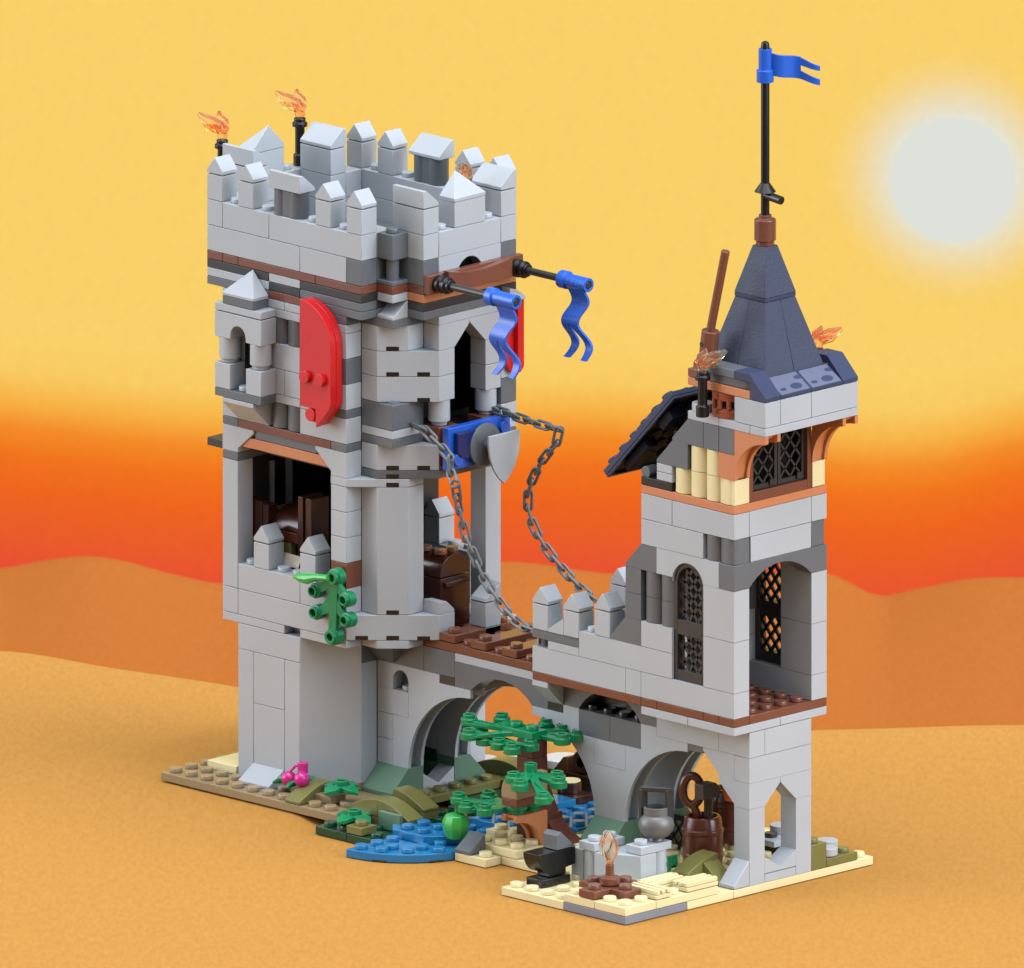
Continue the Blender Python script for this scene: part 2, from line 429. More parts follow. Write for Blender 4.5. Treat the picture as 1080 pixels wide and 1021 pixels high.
# parapet -------------------------------------------------------------
m = M()
course(m, 'x', [-32, -26, -23, -22], -2, -1, 25.2, 26.4, [LG, LG, DG])
course(m, 'x', [-32, -31, -28, -22], -2, -1, 26.4, 27.6, LG)
for z in (25.2, 26.4):
    mt = DG if z < 26 else LG
    m.box(-23, -22, -1, 0, z, z+1.2, mt)
    m.box(-22, -20, 0, 1, z, z+1.2, mt)
    course(m, 'y', [1, 5, 6], -21, -20, z, z+1.2, [LG, mt] if z > 26 else [None, DG])
    m.box(-22, -21, 5, 6, z, z+1.2, LG); m.box(-23, -22, 6, 7, z, z+1.2, LG)
    m.box(-32, -22, 7, 8, z, z+1.2, LG) if z > 26 else course(m, 'x', [-32, -27, -22], 7, 8, z, z+1.2, LG)
    m.box(-32, -31, 6, 7, z, z+1.2, LG); m.box(-33, -31, 5, 6, z, z+1.2, LG)
    m.box(-34, -33, 0, 6, z, z+1.2, LG); m.box(-33, -31, 0, 1, z, z+1.2, LG); m.box(-32, -31, -1, 0, z, z+1.2, LG)
m.prism([(1, 25.2)]+[(2.2, 25.2)]+arcpts(3, 25.3, .82, 175, 5, 12)+[(3.8, 25.2), (5, 25.2), (5, 26.4), (1, 26.4)], 'yz', -21, -20, LG)
m.box(-20.9, -20.6, 2, 4, 25.2, 26.2, BK)
m.box(-22, -21, -1, 0, 26.4, 27.6, DG); m.stud(-21.5, -.5, 27.6, DG); m.cyl((-21.5, -.5, 25.2), 1.2, .3, DG)
m.studs(-32, -22, -2, -1, 27.6, LG, skip=[(-32, -31, -2, -1), (-30, -29, -2, -1), (-28, -26, -2, -1), (-25, -24, -2, -1), (-23, -22, -2, -1)])
m.studs(-32, -22, 7, 8, 27.6, LG, skip=[(-32, -31, 7, 8), (-30, -29, 7, 8), (-28, -26, 7, 8), (-25, -24, 7, 8), (-23, -22, 7, 8)])
m.studs(-21, -20, 0, 6, 27.6, LG, skip=[(-21, -20, 2, 4), (-21, -20, 0, 1), (-21, -20, 5, 6)])
m.studs(-34, -33, 0, 6, 27.6, LG, skip=[(-34, -33, 2, 4), (-34, -33, 5, 6)])
m.build('parapet', TW)
m = M(); m.box(-33, -21, -1, 7, 25.2, 25.4, DG); m.box(-24, -22, 1, 3, 25.4, 25.8, RB); m.studs(-24, -22, 1, 3, 25.8, RB)
m.build('roof_deck', TW)
mer = make_merlon(TW, (-32, -2, 27.6))
for x, y, z in [(-30, -2, 27.6), (-25, -2, 27.6), (-23, -2, 27.6), (-32, 7, 27.6), (-30, 7, 27.6), (-25, 7, 27.6), (-23, 7, 27.6),
                (-29, -2, 10.8), (-26, -2, 10.8), (-27, 7, 10.8)]:
    copy_part(mer, TW, (x, y, z))
for x0, y0, high, lg in [(-28, -2, -1, 1), (-28, 7, 1, 1), (-22, 0, -1, 0), (-22, 5, 1, 0), (-33, 0, -1, 0), (-33, 5, 1, 0)]:
    b = M()
    if lg:
        for i in (0, 1): b.lathe([(.47, 0), (.47, 1.2)], (x0+.53+i*.94, y0+.5, 27.6), DG)
        b.box(x0+.3, x0+1.7, y0+.1, y0+.9, 27.6, 28.8, DG)
    else: b.box(x0, x0+2, y0, y0+1, 27.6, 28.8, LG)
    b = b.build('wide_merlon', TW)
    slab_cap(x0, x0+2, y0, y0+1, 28.8, high, LG).build('cap', b)
for x0, xa in ((-21, -21+.02), (-34, -33-.02)):
    b = M(); b.box(x0, x0+1, 2, 4, 27.6, 28.8, LG); b = b.build('wide_merlon', TW)
    c = M(); c.hull([(x, y, z) for x in (x0, x0+1) for y in (2, 4) for z in (28.81, 28.98)]+[(xa, 3, 30.0)], LG); c.build('cap', b)
# low block beside the bridge end of the gallery
m = M(); m.box(-20, -19, 3, 4, 8.8, 9.95, LG); m.box(-20, -19, 3, 4, 8.42, 8.8, LG)
b = m.build('merlon', TW)
m = M(); m.prism([(3, 10.0), (4, 10.0), (4, 10.8), (3.05, 10.15)], 'yz', -20, -19, LG); m.build('cap', b)

# brown beam with flag sockets on the east cornice
m = M()
m.box(-20, -19.65, 0, 6.1, 24.85, 25.75, RB)
m.prism([(.95, 24.9), (5.05, 24.9)]+[(3+2.05*k/8, 25.62+.25*(k/8)**2) for k in range(8, -9, -1)], 'yz', -19.66, -19.3, RB)
m.build('beam', TW)

# ------------------------------------------------------------------ hanging flags
def hanging_flag(label, y, z, x0, x1):
    t = thing('hanging_flag', label, 'flag', (x0, y, z), 'blue flags hung from the tower beam')
    h = M(); h.lathe([(.42, 0), (.42, .3), (.33, .32), (.33, .5), (.4, .52), (.4, .66), (.3, .68), (.3, .85)], (x0, y, z), BK, 'x'); h.build('socket', t)
    p = M(); p.cyl((x0+.8, y, z), x1-x0-.8, .17, CH, 'x'); p.build('pole', t)
    c = M()
    c.lathe([(.2, 0), (.42, 0), (.42, .4), (.33, .42), (.33, 1.75), (.2, 1.75), (.2, 0)], (x1-1.75, y, z), BLU, 'x')
    # waving cloth hanging from the sleeve
    n = 26; L = 3.3; xs0, xs1 = x1-1.35, x1-.3
    def off(k): 
        t_ = k/n
        return .22*math.sin(t_*2*PI*1.5+.4)*min(1, t_*4)
    def strip(a0, a1, k0, k1):
        vs = []; fs = []
        for k in range(k0, k1+1):
            zz = z-.28-L*k/n; o = off(k)
            A0, A1 = a0(k), a1(k)
            for th in (-.07, .07): vs += [(A0, y+o+th, zz), (A1, y+o+th, zz)]
        cnt = k1-k0+1
        for i in range(cnt-1):
            b = i*4
            fs += [(b, b+1, b+5, b+4), (b+2, b+6, b+7, b+3), (b, b+4, b+6, b+2), (b+1, b+3, b+7, b+5)]
        fs += [(0, 2, 3, 1), (cnt*4-4, cnt*4-3, cnt*4-1, cnt*4-2)]
        c.add(vs, fs, BLU)
    sway = lambda k: .17*math.sin(k/n*2*PI*1.5)
    strip(lambda k: xs0+sway(k), lambda k: xs1+sway(k), 0, 13)
    strip(lambda k: xs0+sway(k)-.012*(k-13), lambda k: (xs0+xs1)/2-.03+sway(k)-.022*(k-13), 13, n)
    strip(lambda k: (xs0+xs1)/2+.03+sway(k)+.03*(k-13), lambda k: xs1+sway(k)+.018*(k-13), 13, n)
    c.build('cloth', t, bevel=.012)
    return t
hanging_flag('blue swallow-tailed flag hanging on the black pole nearer the tower corner column', .6, 25.32, -19.65, -14.6)
hanging_flag('blue swallow-tailed flag hanging on the black pole furthest out to the right of the tower', 5.55, 25.2, -19.65, -14.9)

# ------------------------------------------------------------------ red shields
def red_shield(label, at, axis):
    t = thing('wall_shield', label, 'shield', at, 'red shields on the tower walls')
    a, b, z = at
    def layer(f0, f1, inset):
        i = inset
        pts = [(0, 24.2-i)]+arcpts(0, 22.2, 2-i, 90, 0, 14)+[(2-i, 19.6), (1.85-i, 19.25), (1.05, 18.35+i), (1.0, 19.2), (0, 19.2)]
        m = M()
        if axis == 'y': m.prism([(a+p, q) for p, q in pts], 'xz', b+f0, b+f1, RD)
        else: m.prism([(b+2-p, q) for p, q in pts], 'yz', a+f0, a+f1, RD)
        return m
    if axis == 'y':
        m = layer(-.8, -.42, 0)
        for x in (.45, 1.4): m.cyl((a+x, b-1.0, 20.65), .22, .3, RD, 'y')
        m.cyl((a+.7, b-.85, 18.9), .4, .3, RD, 'y')
        m.build('face_plate', t); n_ = layer(-.4, 0, .02); n_.box(a+.4, a+1.0, b-.6, b, 18.5, 19.2, RD); n_.build('backing', t)
    else:
        m = M(); m.prism([(5.6, 20.45), (5.75, 20.25), (6.0, 20.5), (6.0, 23.75), (5.6, 23.75)], 'yz', -19.98, -19.5, RD); m.build('face_plate', t)
        m = M(); m.prism([(5.6, 20.2), (5.6, 23.7), (5.05, 23.7), (5.05, 21.3)]+[(5.6-.55*math.cos(a*PI/16), 21.3-1.1*math.sin(a*PI/16)) for a in range(1, 8)], 'yz', -19.98, -19.75, RD); m.build('backing', t)
red_shield('large red rounded shield with two studs on the front wall of the tower', (-25.2, -2.01, 18.3), 'y')
red_shield('red rounded shield partly hidden behind the hanging flag on the east wall', (-20, 4.3, 18.3), 'x')

# ------------------------------------------------------------------ blue coat of arms below the doorway
t = thing('wall_plaque', 'blue wall plaque with a dark round boss and pale pointed shield under the doorway', 'plaque', (-19.9, 3, 16.45))
m = M(); m.box(-19.8, -19.4, 1, 5, 16.45, 18.45, BLU)
for y, z in ((1.5, 16.95), (4.5, 17.95), (4.5, 16.95)): m.cyl((-19.4, y, z), .21, .3, BLU, 'x')
m.build('plate', t)
m = M(); m.prism([(1.35, 17.3), (1.6, 17.05), (2.0, 16.95), (2.3, 17.1), (2.5, 17.5), (2.5, 18.2), (1.35, 18.2)], 'yz', -19.39, -19.1, NV); m.build('navy_tile', t)
m = M(); m.lathe([(.5, 0), (1.0, .18), (1.0, .3), (.75, .36), (0, .4)], (-19.38, 3.1, 17.4), DG, 'x', n=32); m.cyl((-18.98, 3.1, 17.4), .5, .25, DG, 'x'); m.build('boss', t)
m = M()
pts = [(-1, 0), (1, 0), (1.0, -.5), (.92, -1.05), (.7, -1.6), (.38, -2.05), (.04, -2.36), (-.04, -2.36), (-.38, -2.05), (-.7, -1.6), (-.92, -1.05), (-1.0, -.5)]
m.prism([(3.6+p, 17.98+q) for p, q in pts], 'yz', -18.5, -18.36, LG); m.build('small_shield', t)

# ------------------------------------------------------------------ torches
def flame(m, base, lean, h=1.5):
    """curling plastic flame: a few tapering tongues"""
    bx, by, bz = base; lx, ly = lean
    def tongue(pts, rs): m.tube([(bx+lx*p, by+ly*p, bz+q*h) for p, q in pts], rs, FL, n=10)
    tongue([(0, -.05), (0, .1), (-.03, .3), (.12, .5), (.42, .68), (.72, .8), (.95, .98)], [.2, .24, .29, .29, .25, .2, .08])
    tongue([(-.02, .25), (-.1, .45), (-.06, .68), (.12, .88), (.12, 1.08)], [.18, .24, .22, .16, .06])
    tongue([(.1, .32), (.34, .42), (.55, .46), (.75, .6)], [.2, .2, .16, .06])
def torch(label, at, h, lean, fh=1.22):
    x, y, z = at
    t = thing('torch', label, 'torch', at, 'torches on the castle')
    p = M(); p.lathe([(.3, 0), (.3, .5), (.22, .55), (.22, h-.45), (.35, h-.42), (.35, h-.25), (.27, h-.22), (.27, h-.05), (.2, h)], (x, y, z), BK); p.build('holder', t)
    f = M(); flame(f, (x, y, z+h), lean, fh); f.build('flame', t, bevel=0)
torch('leftmost black torch with orange flame on the tower, half hidden behind the battlements', (-33.5, .5, 27.6), 2.1, (-.82, -.82))
torch('black torch standing clear beside a wide merlon on the tower top', (-33.5, 5.5, 27.6), 2.25, (-.82, -.82))
torch('black torch with small flame behind the pointed merlon, right side of the tower top', (-21.5, 4.3, 27.2), 1.9, (-.2, -.2), .9)

# ================================================================== BRIDGE
BR = thing('stone_bridge', 'grey arched stone bridge with a brown plank deck between tower and gatehouse', 'bridge', (-16, 3, .8))
def leg(m, y0, y1, f):
    """left pier and half arch; f maps x (mirror for the right one)"""
    def bx(x0, x1, z0, z1, mt):
        a, b = sorted((f(x0), f(x1))); m.box(a, b, y0, y1, z0, z1, mt)
    def pr(pts, mt, ya=y0, yb=y1): m.prism([(f(a), b) for a, b in pts], 'xz', ya, yb, mt)
    body = [(-23, 2.0), (-22, 2.0)]
    tail = [(-18, 6.4), (-20, 6.4), (-20, 6.8), (-21, 6.8), (-21, 5.6), (-22, 5.6), (-22, 4.4), (-23, 4.4)]
    def arch(r): return [(-23, 2.0), (-18-r, 2.0)]+arcpts(-18, 2.0, r, 180, 90, 16)[1:]+tail
    pr(arch(4.0), LG, y0, y0+.2); pr(arch(4.45), LG, y0+.19, y1-.19); pr(arch(4.0), LG, y1-.2, y1)
    return bx, pr
m = M()
for y0 in (1, 4):
    y1 = y0+1
    bx, pr = leg(m, y0, y1, lambda x: x)
    pr([(-24, 5.6), (-23, 5.6), (-23, 6.05)]+arcpts(-22.5, 6.05, .5, 180, 0, 12)[1:-1]+[(-22, 6.05), (-22, 5.6), (-21, 5.6), (-21, 6.8), (-24, 6.8)], LG)
    bx(-24, -22, 4.4, 5.6, LG); bx(-24, -23, 3.2, 4.4, LG); bx(-24, -23, 2.0, 3.2, LG)
    bx(-23, -21, 6.8, 8.0, DG); bx(-21, -19, 6.8, 8.0, DG); bx(-20, -19, 6.4, 6.8, CH)
    # right pier, shared with the gate arch
    bx, pr = leg(m, y0, y1, lambda x: -32-x)
    m.box(-10, -8, y0, y1, 4.4, 5.6, LG); bx(-20, -19, 6.4, 6.8, BK)
    # flat middle arch
    m.prism([(-19, 6.4), (-18, 6.4)]+arcpts(-16, 4.45, 2.78, 136, 44, 14)+[(-14, 6.4), (-13, 6.4), (-13, 7.6), (-19, 7.6)], 'xz', y0, y1, DG)
    m.box(-19, -13, y0, y1, 7.6, 8.0, LG)
m.box(-23.2, -21.8, 1.6, 2, 5.6, 6.7, DG); m.stud(-22.35, 1.4, 5.6, LG)
m.build('arch_wall', BR)
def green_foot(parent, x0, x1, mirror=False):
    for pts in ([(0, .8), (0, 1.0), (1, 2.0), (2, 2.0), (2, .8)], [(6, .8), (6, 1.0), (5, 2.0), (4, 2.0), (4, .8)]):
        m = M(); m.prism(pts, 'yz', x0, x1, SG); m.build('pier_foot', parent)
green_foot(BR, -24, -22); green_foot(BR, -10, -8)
m = M()
m.prism([(2, .8), (4, .8), (4, 1.6), (3.05, 1.02), (2.95, 1.02), (2, 1.6)], 'yz', -23.02, -22.02, LG)
m.box(-24.6, -23.1, 3.9, 4.0, 1.6, 2.2, DGN)
m.build('threshold', BR)
m = M()
m.box(-21, -13, 1, 5, 8.0, 8.4, RB)
for x in (-21, -19, -17, -15): 
    if x > -21: m.studs(x, x+1, 1, 5, 8.4, RB)
m.studs(-21, -20, 2, 5, 8.4, RB)
m.build('deck', BR)
def plank(x):
    m = M(); m.box(x, x+1, 1, 5, 8.42, 8.8, RB); m.stud(x+.5, 1.5, 8.8, RB); m.stud(x+.5, 4.5, 8.8, RB)
    return m.build('plank', BR, (x, 1, 8.4))
pk = plank(-20)
for x in (-18, -16, -14): copy_part(pk, BR, (x, 1, 8.4))

# ================================================================== GATEHOUSE
GH = thing('gatehouse', 'smaller light grey gatehouse with lattice windows and pointed slate roof, right of the bridge', 'gatehouse', (-3, 3, .4))
m = M()
for y0, fr in ((1, 1), (4, 0)):
    y1 = y0+1
    def pr(pts, mt, ya=y0, yb=y1): m.prism(pts, 'xz', ya, yb, mt)
    def arch(r): return [(-9, 2.0), (-4-r, 2.0)]+arcpts(-4, 2.0, r, 180, 90, 16)[1:]+[(-4, 6.4), (-6, 6.4), (-6, 6.8), (-7, 6.8), (-7, 5.6), (-8, 5.6), (-8, 4.4), (-9, 4.4)]
    pr(arch(4.0), LG, y0, y0+.2); pr(arch(4.45), LG, y0+.19, y1-.19); pr(arch(4.0), LG, y1-.2, y1)
    m.box(-4, -3, y0, y1, 6.1, 6.4, DG)
    course(m, 'x', [-11, -9, -7], y0, y1, 5.6, 6.8, DG)
    pr([(-12, 6.8), (-11, 6.8)]+arcpts(-9, 5.55, 2.36, 148, 32, 14)+[(-7, 6.8), (-6, 6.8), (-6, 8.0), (-12, 8.0)], DG)
    course(m, 'x', [-6, -2, -1 if not fr else 0], y0, y1, 6.4, 7.6, LG)
    pr([(-3, 6.25), (-2.95, 6.2), (-2, 5.35), (-2, 5.2), (-1, 5.2), (-1, 6.4), (-3, 6.4)], LG)
    pr([(-2, 5.1), (-1.95, 5.0), (-1, 4.1), (-1, 5.2), (-2, 5.2)], LG)
    for x in (-10.5, -9.5, -8.5, -7.5): m.stud(x, y0+.5, 6.8, BK)  # dark grey studs blackened to paint in the shadow inside the arch
    m.box(-11, -7, y0+.85, y0+.98, 6.8, 7.9, BK)  # black sheet standing in for the shade of the recess
# east face
course(m, 'y', [1, 3, 5], -1, 0, 6.4, 7.6, LG) if False else m.box(-1, 0, 2, 5, 6.4, 7.6, LG)
m.box(-1, 0, 1, 5, 5.2, 6.4, LG)
m.prism([(1, 4.0), (2, 4.0), (2.98, 4.95), (3, 5.2), (1, 5.2)], 'yz', -1, 0, LG)
m.prism([(5, 4.0), (4, 4.0), (3.02, 4.95), (3, 5.2), (5, 5.2)], 'yz', -1, 0, LG)
m.box(-1, 0, 1, 2, .4, 4.0, LG); m.box(-1, 0, 4, 5, .4, 4.0, LG)
m.box(-1, 0, 2, 4, .4, .8, LG)
m.prism([(2, .83), (4, .83), (4, 1.6), (3.05, 1.02), (2.95, 1.02), (2, 1.6)], 'yz', -1, 0, LG)
# inverted corbels carrying the battlement walk
m.prism([(0, 7.75), (1, 6.8), (2, 6.8), (2, 8.0), (0, 8.0)], 'yz', -13, -12, LG)
m.prism([(6, 7.75), (5, 6.8), (4, 6.8), (4, 8.0), (6, 8.0)], 'yz', -13, -12, LG)
m.build('base_wall', GH)

m = M()
course(m, 'x', [-6, -3, 0], 0, 3, 7.6, 8.0, LG); course(m, 'x', [-6, 0], 3, 6, 7.6, 8.0, LG)
course(m, 'x', [-13, -6, -5, -2, -1, 0], 0, 1, 8.0, 8.4, RB); m.box(-13, 0, 1, 6, 8.0, 8.4, RB)
m.studs(-6, 0, 1, 5, 8.4, RB); m.studs(-12, -7, 2, 4, 8.4, RB)
m.build('floor', GH)

def side_wall(y0, y1, front):
    m = M()
    o = y0 if front else y1            # outer face
    sg = 1 if front else -1
    course(m, 'x', [-13, -7, -6, 0], y0, y1, 8.4, 9.6, LG)
    # battlement half
    m.box(-13, -12.9, y0+.3, y1, 9.6, 10.0, LG)
    m.box(-12, -10, y0, y1, 9.6, 10.0, LG); m.cyl((-12.6, (y0+y1)/2, 9.6), .4, .22, DG)
    m.box(-13, -10, y0, y1, 10.0, 10.4, DG)
    course(m, 'x', [-10, -4], y0, y1, 9.6, 10.8, LG)
    m.prism([(-12, 10.42), (-11, 10.42), (-11, 11.2), (-12, 10.55)], 'xz', y0, y1, LG)
    m.box(-11, -10, y0, y1, 10.4, 10.42, DG, g=0)
    m.stud(-9.5, (y0+y1)/2, 10.8, LG)
    m.prism([(-8, 10.8), (-6, 10.8), (-6, 12.0), (-7, 12.0), (-8, 10.95)], 'xz', y0, y1, DG)
    m.box(-6, -4, y0, y1, 10.8, 12.0, LG)
    for z in (12.0, 13.2):
        m.box(-7, -6, y0, y1, z, z+1.2, DG); m.box(-6, -5.8, y0+.5, y1-.4, z, z+1.2, CH)
        logs(m, 'x', -5.9, -3.9, o, z, z+1.2, DG, sgn=sg)
    m.prism([(-7, 14.4), (-5, 14.4), (-5, 15.6), (-6, 15.6), (-7, 14.55)], 'xz', y0, y1, DG)
    # arched lintel
    m.prism([(-5, 14.4), (-4, 14.4), (-4, 14.2)]+arcpts(-3, 14.2, 1.01, 180, 0, 16)[1:-1]+[(-2, 14.2), (-2, 14.4), (-1, 14.4), (-1, 15.6), (-5, 15.6)], 'xz', y0, y1, LG)
    m.box(-2, 0, y0, y1, 9.6, 12.0, LG); m.box(-2, 0, y0, y1, 12.0, 14.4, LG)
    return m.build('side_wall', GH)
side_wall(0, 1, True); side_wall(5, 6, False)
m = M()
m.prism([(0, 14.4), (1, 14.4)]+arcpts(3, 12.55, 2.72, 137, 43, 14)+[(5, 14.4), (6, 14.4), (6, 15.6), (0, 15.6)], 'yz', -1, 0, DG)
course(m, 'x', [-6, -2], 0, 1, 15.6, 16.8, LG); logs(m, 'x', -2, -.05, 0, 15.6, 16.8, DG)
m.box(-.95, -.04, .1, .92, 15.6, 16.8, DG)
m.box(-1, 0, 1.08, 5, 15.6, 16.8, LG); m.box(-1, -.06, 5.05, 5.9, 15.6, 16.8, DG)
m.box(-6, -1, 5, 6, 15.6, 16.8, LG); m.box(-6, -5, 1, 5, 15.6, 16.8, LG)
course(m, 'x', [-6, -4, 0], 0, 1, 16.8, 18.0, LG); course(m, 'y', [1, 5, 6], -1, 0, 16.8, 18.0, LG)
m.box(-6, -1, 5, 6, 16.8, 18.0, LG); m.box(-6, -5, 1, 5, 16.8, 18.0, LG)
m.box(-5, -1, 1, 5, 15.5, 15.9, CH); m.box(-6.8, -6.2, 1.05, 4.95, 8.4, 15.55, CH)
m.box(-6, 0, 0, 6, 18.0, 18.4, NO)
m.build('upper_wall', GH)

# lattice windows of the side walls
def arched_window(y, label=None):
    m = M()
    m.prism([(-4, 9.6), (-2, 9.6), (-2, 12.0), (-4, 12.0), (-4, 11.6), (-2.22, 11.6), (-2.22, 10.15), (-3.78, 10.15), (-3.78, 11.6), (-4, 11.6)], 'xz', y-.22, y+.22, BK) if False else None
    for a, b, z0, z1 in ((-4, -3.78, 9.62, 12.0), (-2.22, -2, 9.62, 12.0), (-3.78, -2.22, 9.62, 10.1), (-3.78, -2.22, 11.75, 12.45), (-4, -3.78, 12.0, 14.2), (-2.22, -2, 12.0, 14.2)):
        m.box(a, b, y-.25, y+.25, z0, z1, CH, g=.002)
    m.prism(arcpts(-3, 14.2, .99, 180, 0, 16)+arcpts(-3, 14.2, .78, 0, 180, 16), 'xz', y-.25, y+.25, CH)
    fr = m.build('window', GH, bevel=.01)
    n = M()
    lattice(n, 'xz', -3.78, -2.22, 10.1, 11.75, y, .15, CH); lattice(n, 'xz', -3.78, -2.22, 12.45, 14.9, y, .15, CH)
    n.build('lattice', fr, bevel=0)
arched_window(.38); arched_window(5.62)
gm = make_merlon(GH, (-13, 0, 10.4))
for x, y, z in [(-11, 0, 10.42), (-9, 0, 10.8), (-13, 5, 10.4), (-11, 5, 10.42), (-9, 5, 10.8)]: copy_part(gm, GH, (x, y, z))

# timbered top floor --------------------------------------------------
m = M()
m.box(-6, -4, 0, 6, 18.4, 18.8, BK); m.box(-5, -4, 0, 1, 18.8, 19.2, LG); m.box(-5, -4, 0, 1, 19.2, 19.6, LG)
logs(m, 'x', -4, 0, 0, 18.4, 19.6, TN); m.box(-.96, -.02, .06, .92, 18.4, 19.6, TN); m.box(-1, -.02, 5.08, 5.9, 18.4, 19.6, TN)
m.prism([(-5, 19.6), (-3, 19.6), (-3, 20.8), (-4, 20.8), (-5, 19.75)], 'xz', 0, 1, DG)
logs(m, 'x', -3, -1, 0, 19.6, 20.8, TN)
m.prism([(-4, 20.8), (-2, 20.8), (-2, 22.0), (-3, 22.0), (-4, 20.95)], 'xz', 0, 1, DG)
m.box(-2, -1, 0, 1, 20.8, 22.0, DG); m.box(-1, 0, 0, 1, 20.8, 22.0, DG)
m.box(-5, -1, 5, 6, 18.4, 22.0, DG); m.box(-4.9, -4, 1, 5, 18.8, 21, CH)
course(m, 'x', [-3, -1, 1, 2], 0, 6, 22.0, 22.4, LG)
course(m, 'x', [0, 2], 0, 1, 22.4, 23.6, LG); course(m, 'y', [1, 3, 6], 1, 2, 22.4, 23.6, LG)
m.box(-3, 1, 5, 6, 22.4, 23.6, LG); m.box(-3, -2, 2, 5, 22.4, 23.6, DG)
m.lathe([(.5, 0), (.5, .38)], (-2.5, .5, 22.4), LG)
m.build('top_wall', GH)
for y0 in (0, 5):
    m = M()
    body = [(-1, 19.6), (0, 19.6), (.02, 19.65)]+arcpts(2.0, 19.65, 1.97, 180, 92, 14)+[(2, 21.66), (2, 22.0), (0, 22.0), (0, 20.8), (-1, 20.8)]
    inner = [(0.0, 20.8)]+[(x-.0, z+.16) for x, z in arcpts(2.0, 19.65, 1.97, 150, 100, 10)]+[(2.0, 21.85), (2, 22.0), (0, 22.0)]
    m.prism(body, 'xz', y0, y0+.22, NO); m.prism(body, 'xz', y0+.78, y0+1, NO)
    m.prism([(-1, 19.6), (-.15, 19.6)]+[(x-.1, z+.2) for x, z in arcpts(2.0, 19.65, 1.97, 175, 95, 12)]+[(1.9, 22.0), (0, 22.0), (0, 20.8), (-1, 20.8)], 'xz', y0+.2, y0+.8, NO)
    m.build('bracket', GH)
# wide casement window on the east face
m = M()
for a, b, z0, z1 in ((1, 1.25, 18.4, 22), (4.75, 5, 18.4, 22), (1.25, 4.75, 18.4, 18.85), (1.25, 4.75, 21.75, 22)): m.box(-.62, -.02, a, b, z0, z1, RB, g=.003)
m.box(-.9, -.75, 1, 5, 18.4, 22, BK)
w = m.build('casement_window', GH, bevel=.012)
for y0, y1 in ((1.27, 2.98), (3.02, 4.73)):
    n = M()
    for a, b, z0, z1 in ((y0, y0+.18, 18.88, 21.74), (y1-.18, y1, 18.88, 21.74), (y0+.18, y1-.18, 18.88, 19.1), (y0+.18, y1-.18, 21.55, 21.74)): n.box(-.42, -.2, a, b, z0, z1, CH, g=.003)
    lattice(n, 'yz', y0+.18, y1-.18, 19.1, 21.55, -.31, .1, CH, step=.68)
    n.box(-.2, -.1, y1-.55, y1-.2, 18.95, 19.25, CH)
    n.build('shutter', w, bevel=0)
# grated copper barrel behind the torch, plates at roof level
m = M()
m.lathe([(1.0, 0), (1.0, .36), (.9, .38), (.9, .42)], (-1, 1.0, 22.4), CO, n=32); m.lathe([(.95, .8), (1.0, .82), (1.0, 1.18)], (-1, 1.0, 22.4), CO, n=32)
for k in range(12):
    a = 2*PI*k/12; m.cyl((-1+.9*math.cos(a), 1+.9*math.sin(a), 22.8), .42, .13, CO, n=8)
m.cyl((-1, 1, 22.78), .44, .6, BK)
m.build('grated_barrel', GH)
m = M()
m.box(-3, 1, 0, 2, 23.6, 24.0, NO); m.box(-3, -2, 0, 1.5, 24.0, 24.4, RB)
m.prism([(-1.6, 1.9), (-1.6, .1), (.5, .1), (.85, .25), (.98, .6), (.98, 1.9)], 'xy', 24.0, 24.4, DG)
m.box(-2, -1.1, .2, .9, 24.0, 24.4, BK)
m.box(-2, 0, 0, 1, 24.4, 24.8, DG)
m.build('roof_ledge', GH)
m = M(); m.box(-3, -2, 5, 6, 23.6, 24.8, DG); m.box(-2, 0, 5, 6, 23.6, 24.4, DG); m.build('roof_ledge', GH)
# pointed roof ---------------------------------------------------------
m = M()
for y0 in (0, 5):
    m.prism([(1, 23.62), (2, 23.62), (2, 23.82), (1, 24.8), (0, 24.8), (0, 24.42), (1, 24.42)], 'xz', y0, y0+1, RFS)
for y0 in (1, 3):
    m.prism([(1, 23.62), (2, 23.62), (2, 23.8), (1.02, 24.42), (1, 24.42)], 'xz', y0, y0+2, RFS)
    m.hull([(2.005-.02, y0+.08, 23.815), (2.005-.02, y0+1.92, 23.815), (1.03, y0+.08, 24.428), (1.03, y0+1.92, 24.428), (1.05, y0+.08, 24.39), (1.05, y0+1.92, 24.39), (1.97, y0+.08, 23.80), (1.97, y0+1.92, 23.80)], RFP)
eave = m.build('eave_tiles', GH)
for dx, dy, r1, r2 in ((.72, 1.35, .16, .36), (.3, 1.9, .1, .3), (.75, .45, .08, .2)):
    for y0 in (1, 3):
        m = M(); cx, cy = 1.03+dx*.95, y0+dy*.95
        zz = lambda x: 23.815+(1.985-x)*(24.428-23.815)/.955+.004
        n = 18; vs = []
        for k in range(n):
            a = 2*PI*k/n; x = min(1.97, cx+r1*math.cos(a)); y = min(y0+1.9, cy+r2*math.sin(a)); vs.append((x, y, zz(x)))
        vs2 = [(x, y, z-.02) for x, y, z in vs]
        m.add(vs+vs2, [tuple(range(n)), tuple(range(n, 2*n))[::-1]]+[(i, n+i, n+(i+1) % n, (i+1) % n) for i in range(n)], RFS)
        m.build('tile_spot', eave, bevel=0)
m = M()
cx, cy = -1, 3
def frust(x0, x1, y0, y1, h0, h1, z0, z1):
    m.hull([(cx+x*h0, cy+y*h0, z0) for x in (x0, x1) for y in (y0, y1)]+[(cx+x*h1, cy+y*h1, z1) for x in (x0, x1) for y in (y0, y1)], RF)
for sx in (-1, 1):
    for sy in (-1, 1):
        e = .006
        frust(min(sx, e*sx), max(sx, e*sx), min(sy, e*sy), max(sy, e*sy), 2.0, .97, 24.0, 27.6)
m.box(cx-1, cx+1, cy-1, cy+1, 27.6, 27.8, RFS)
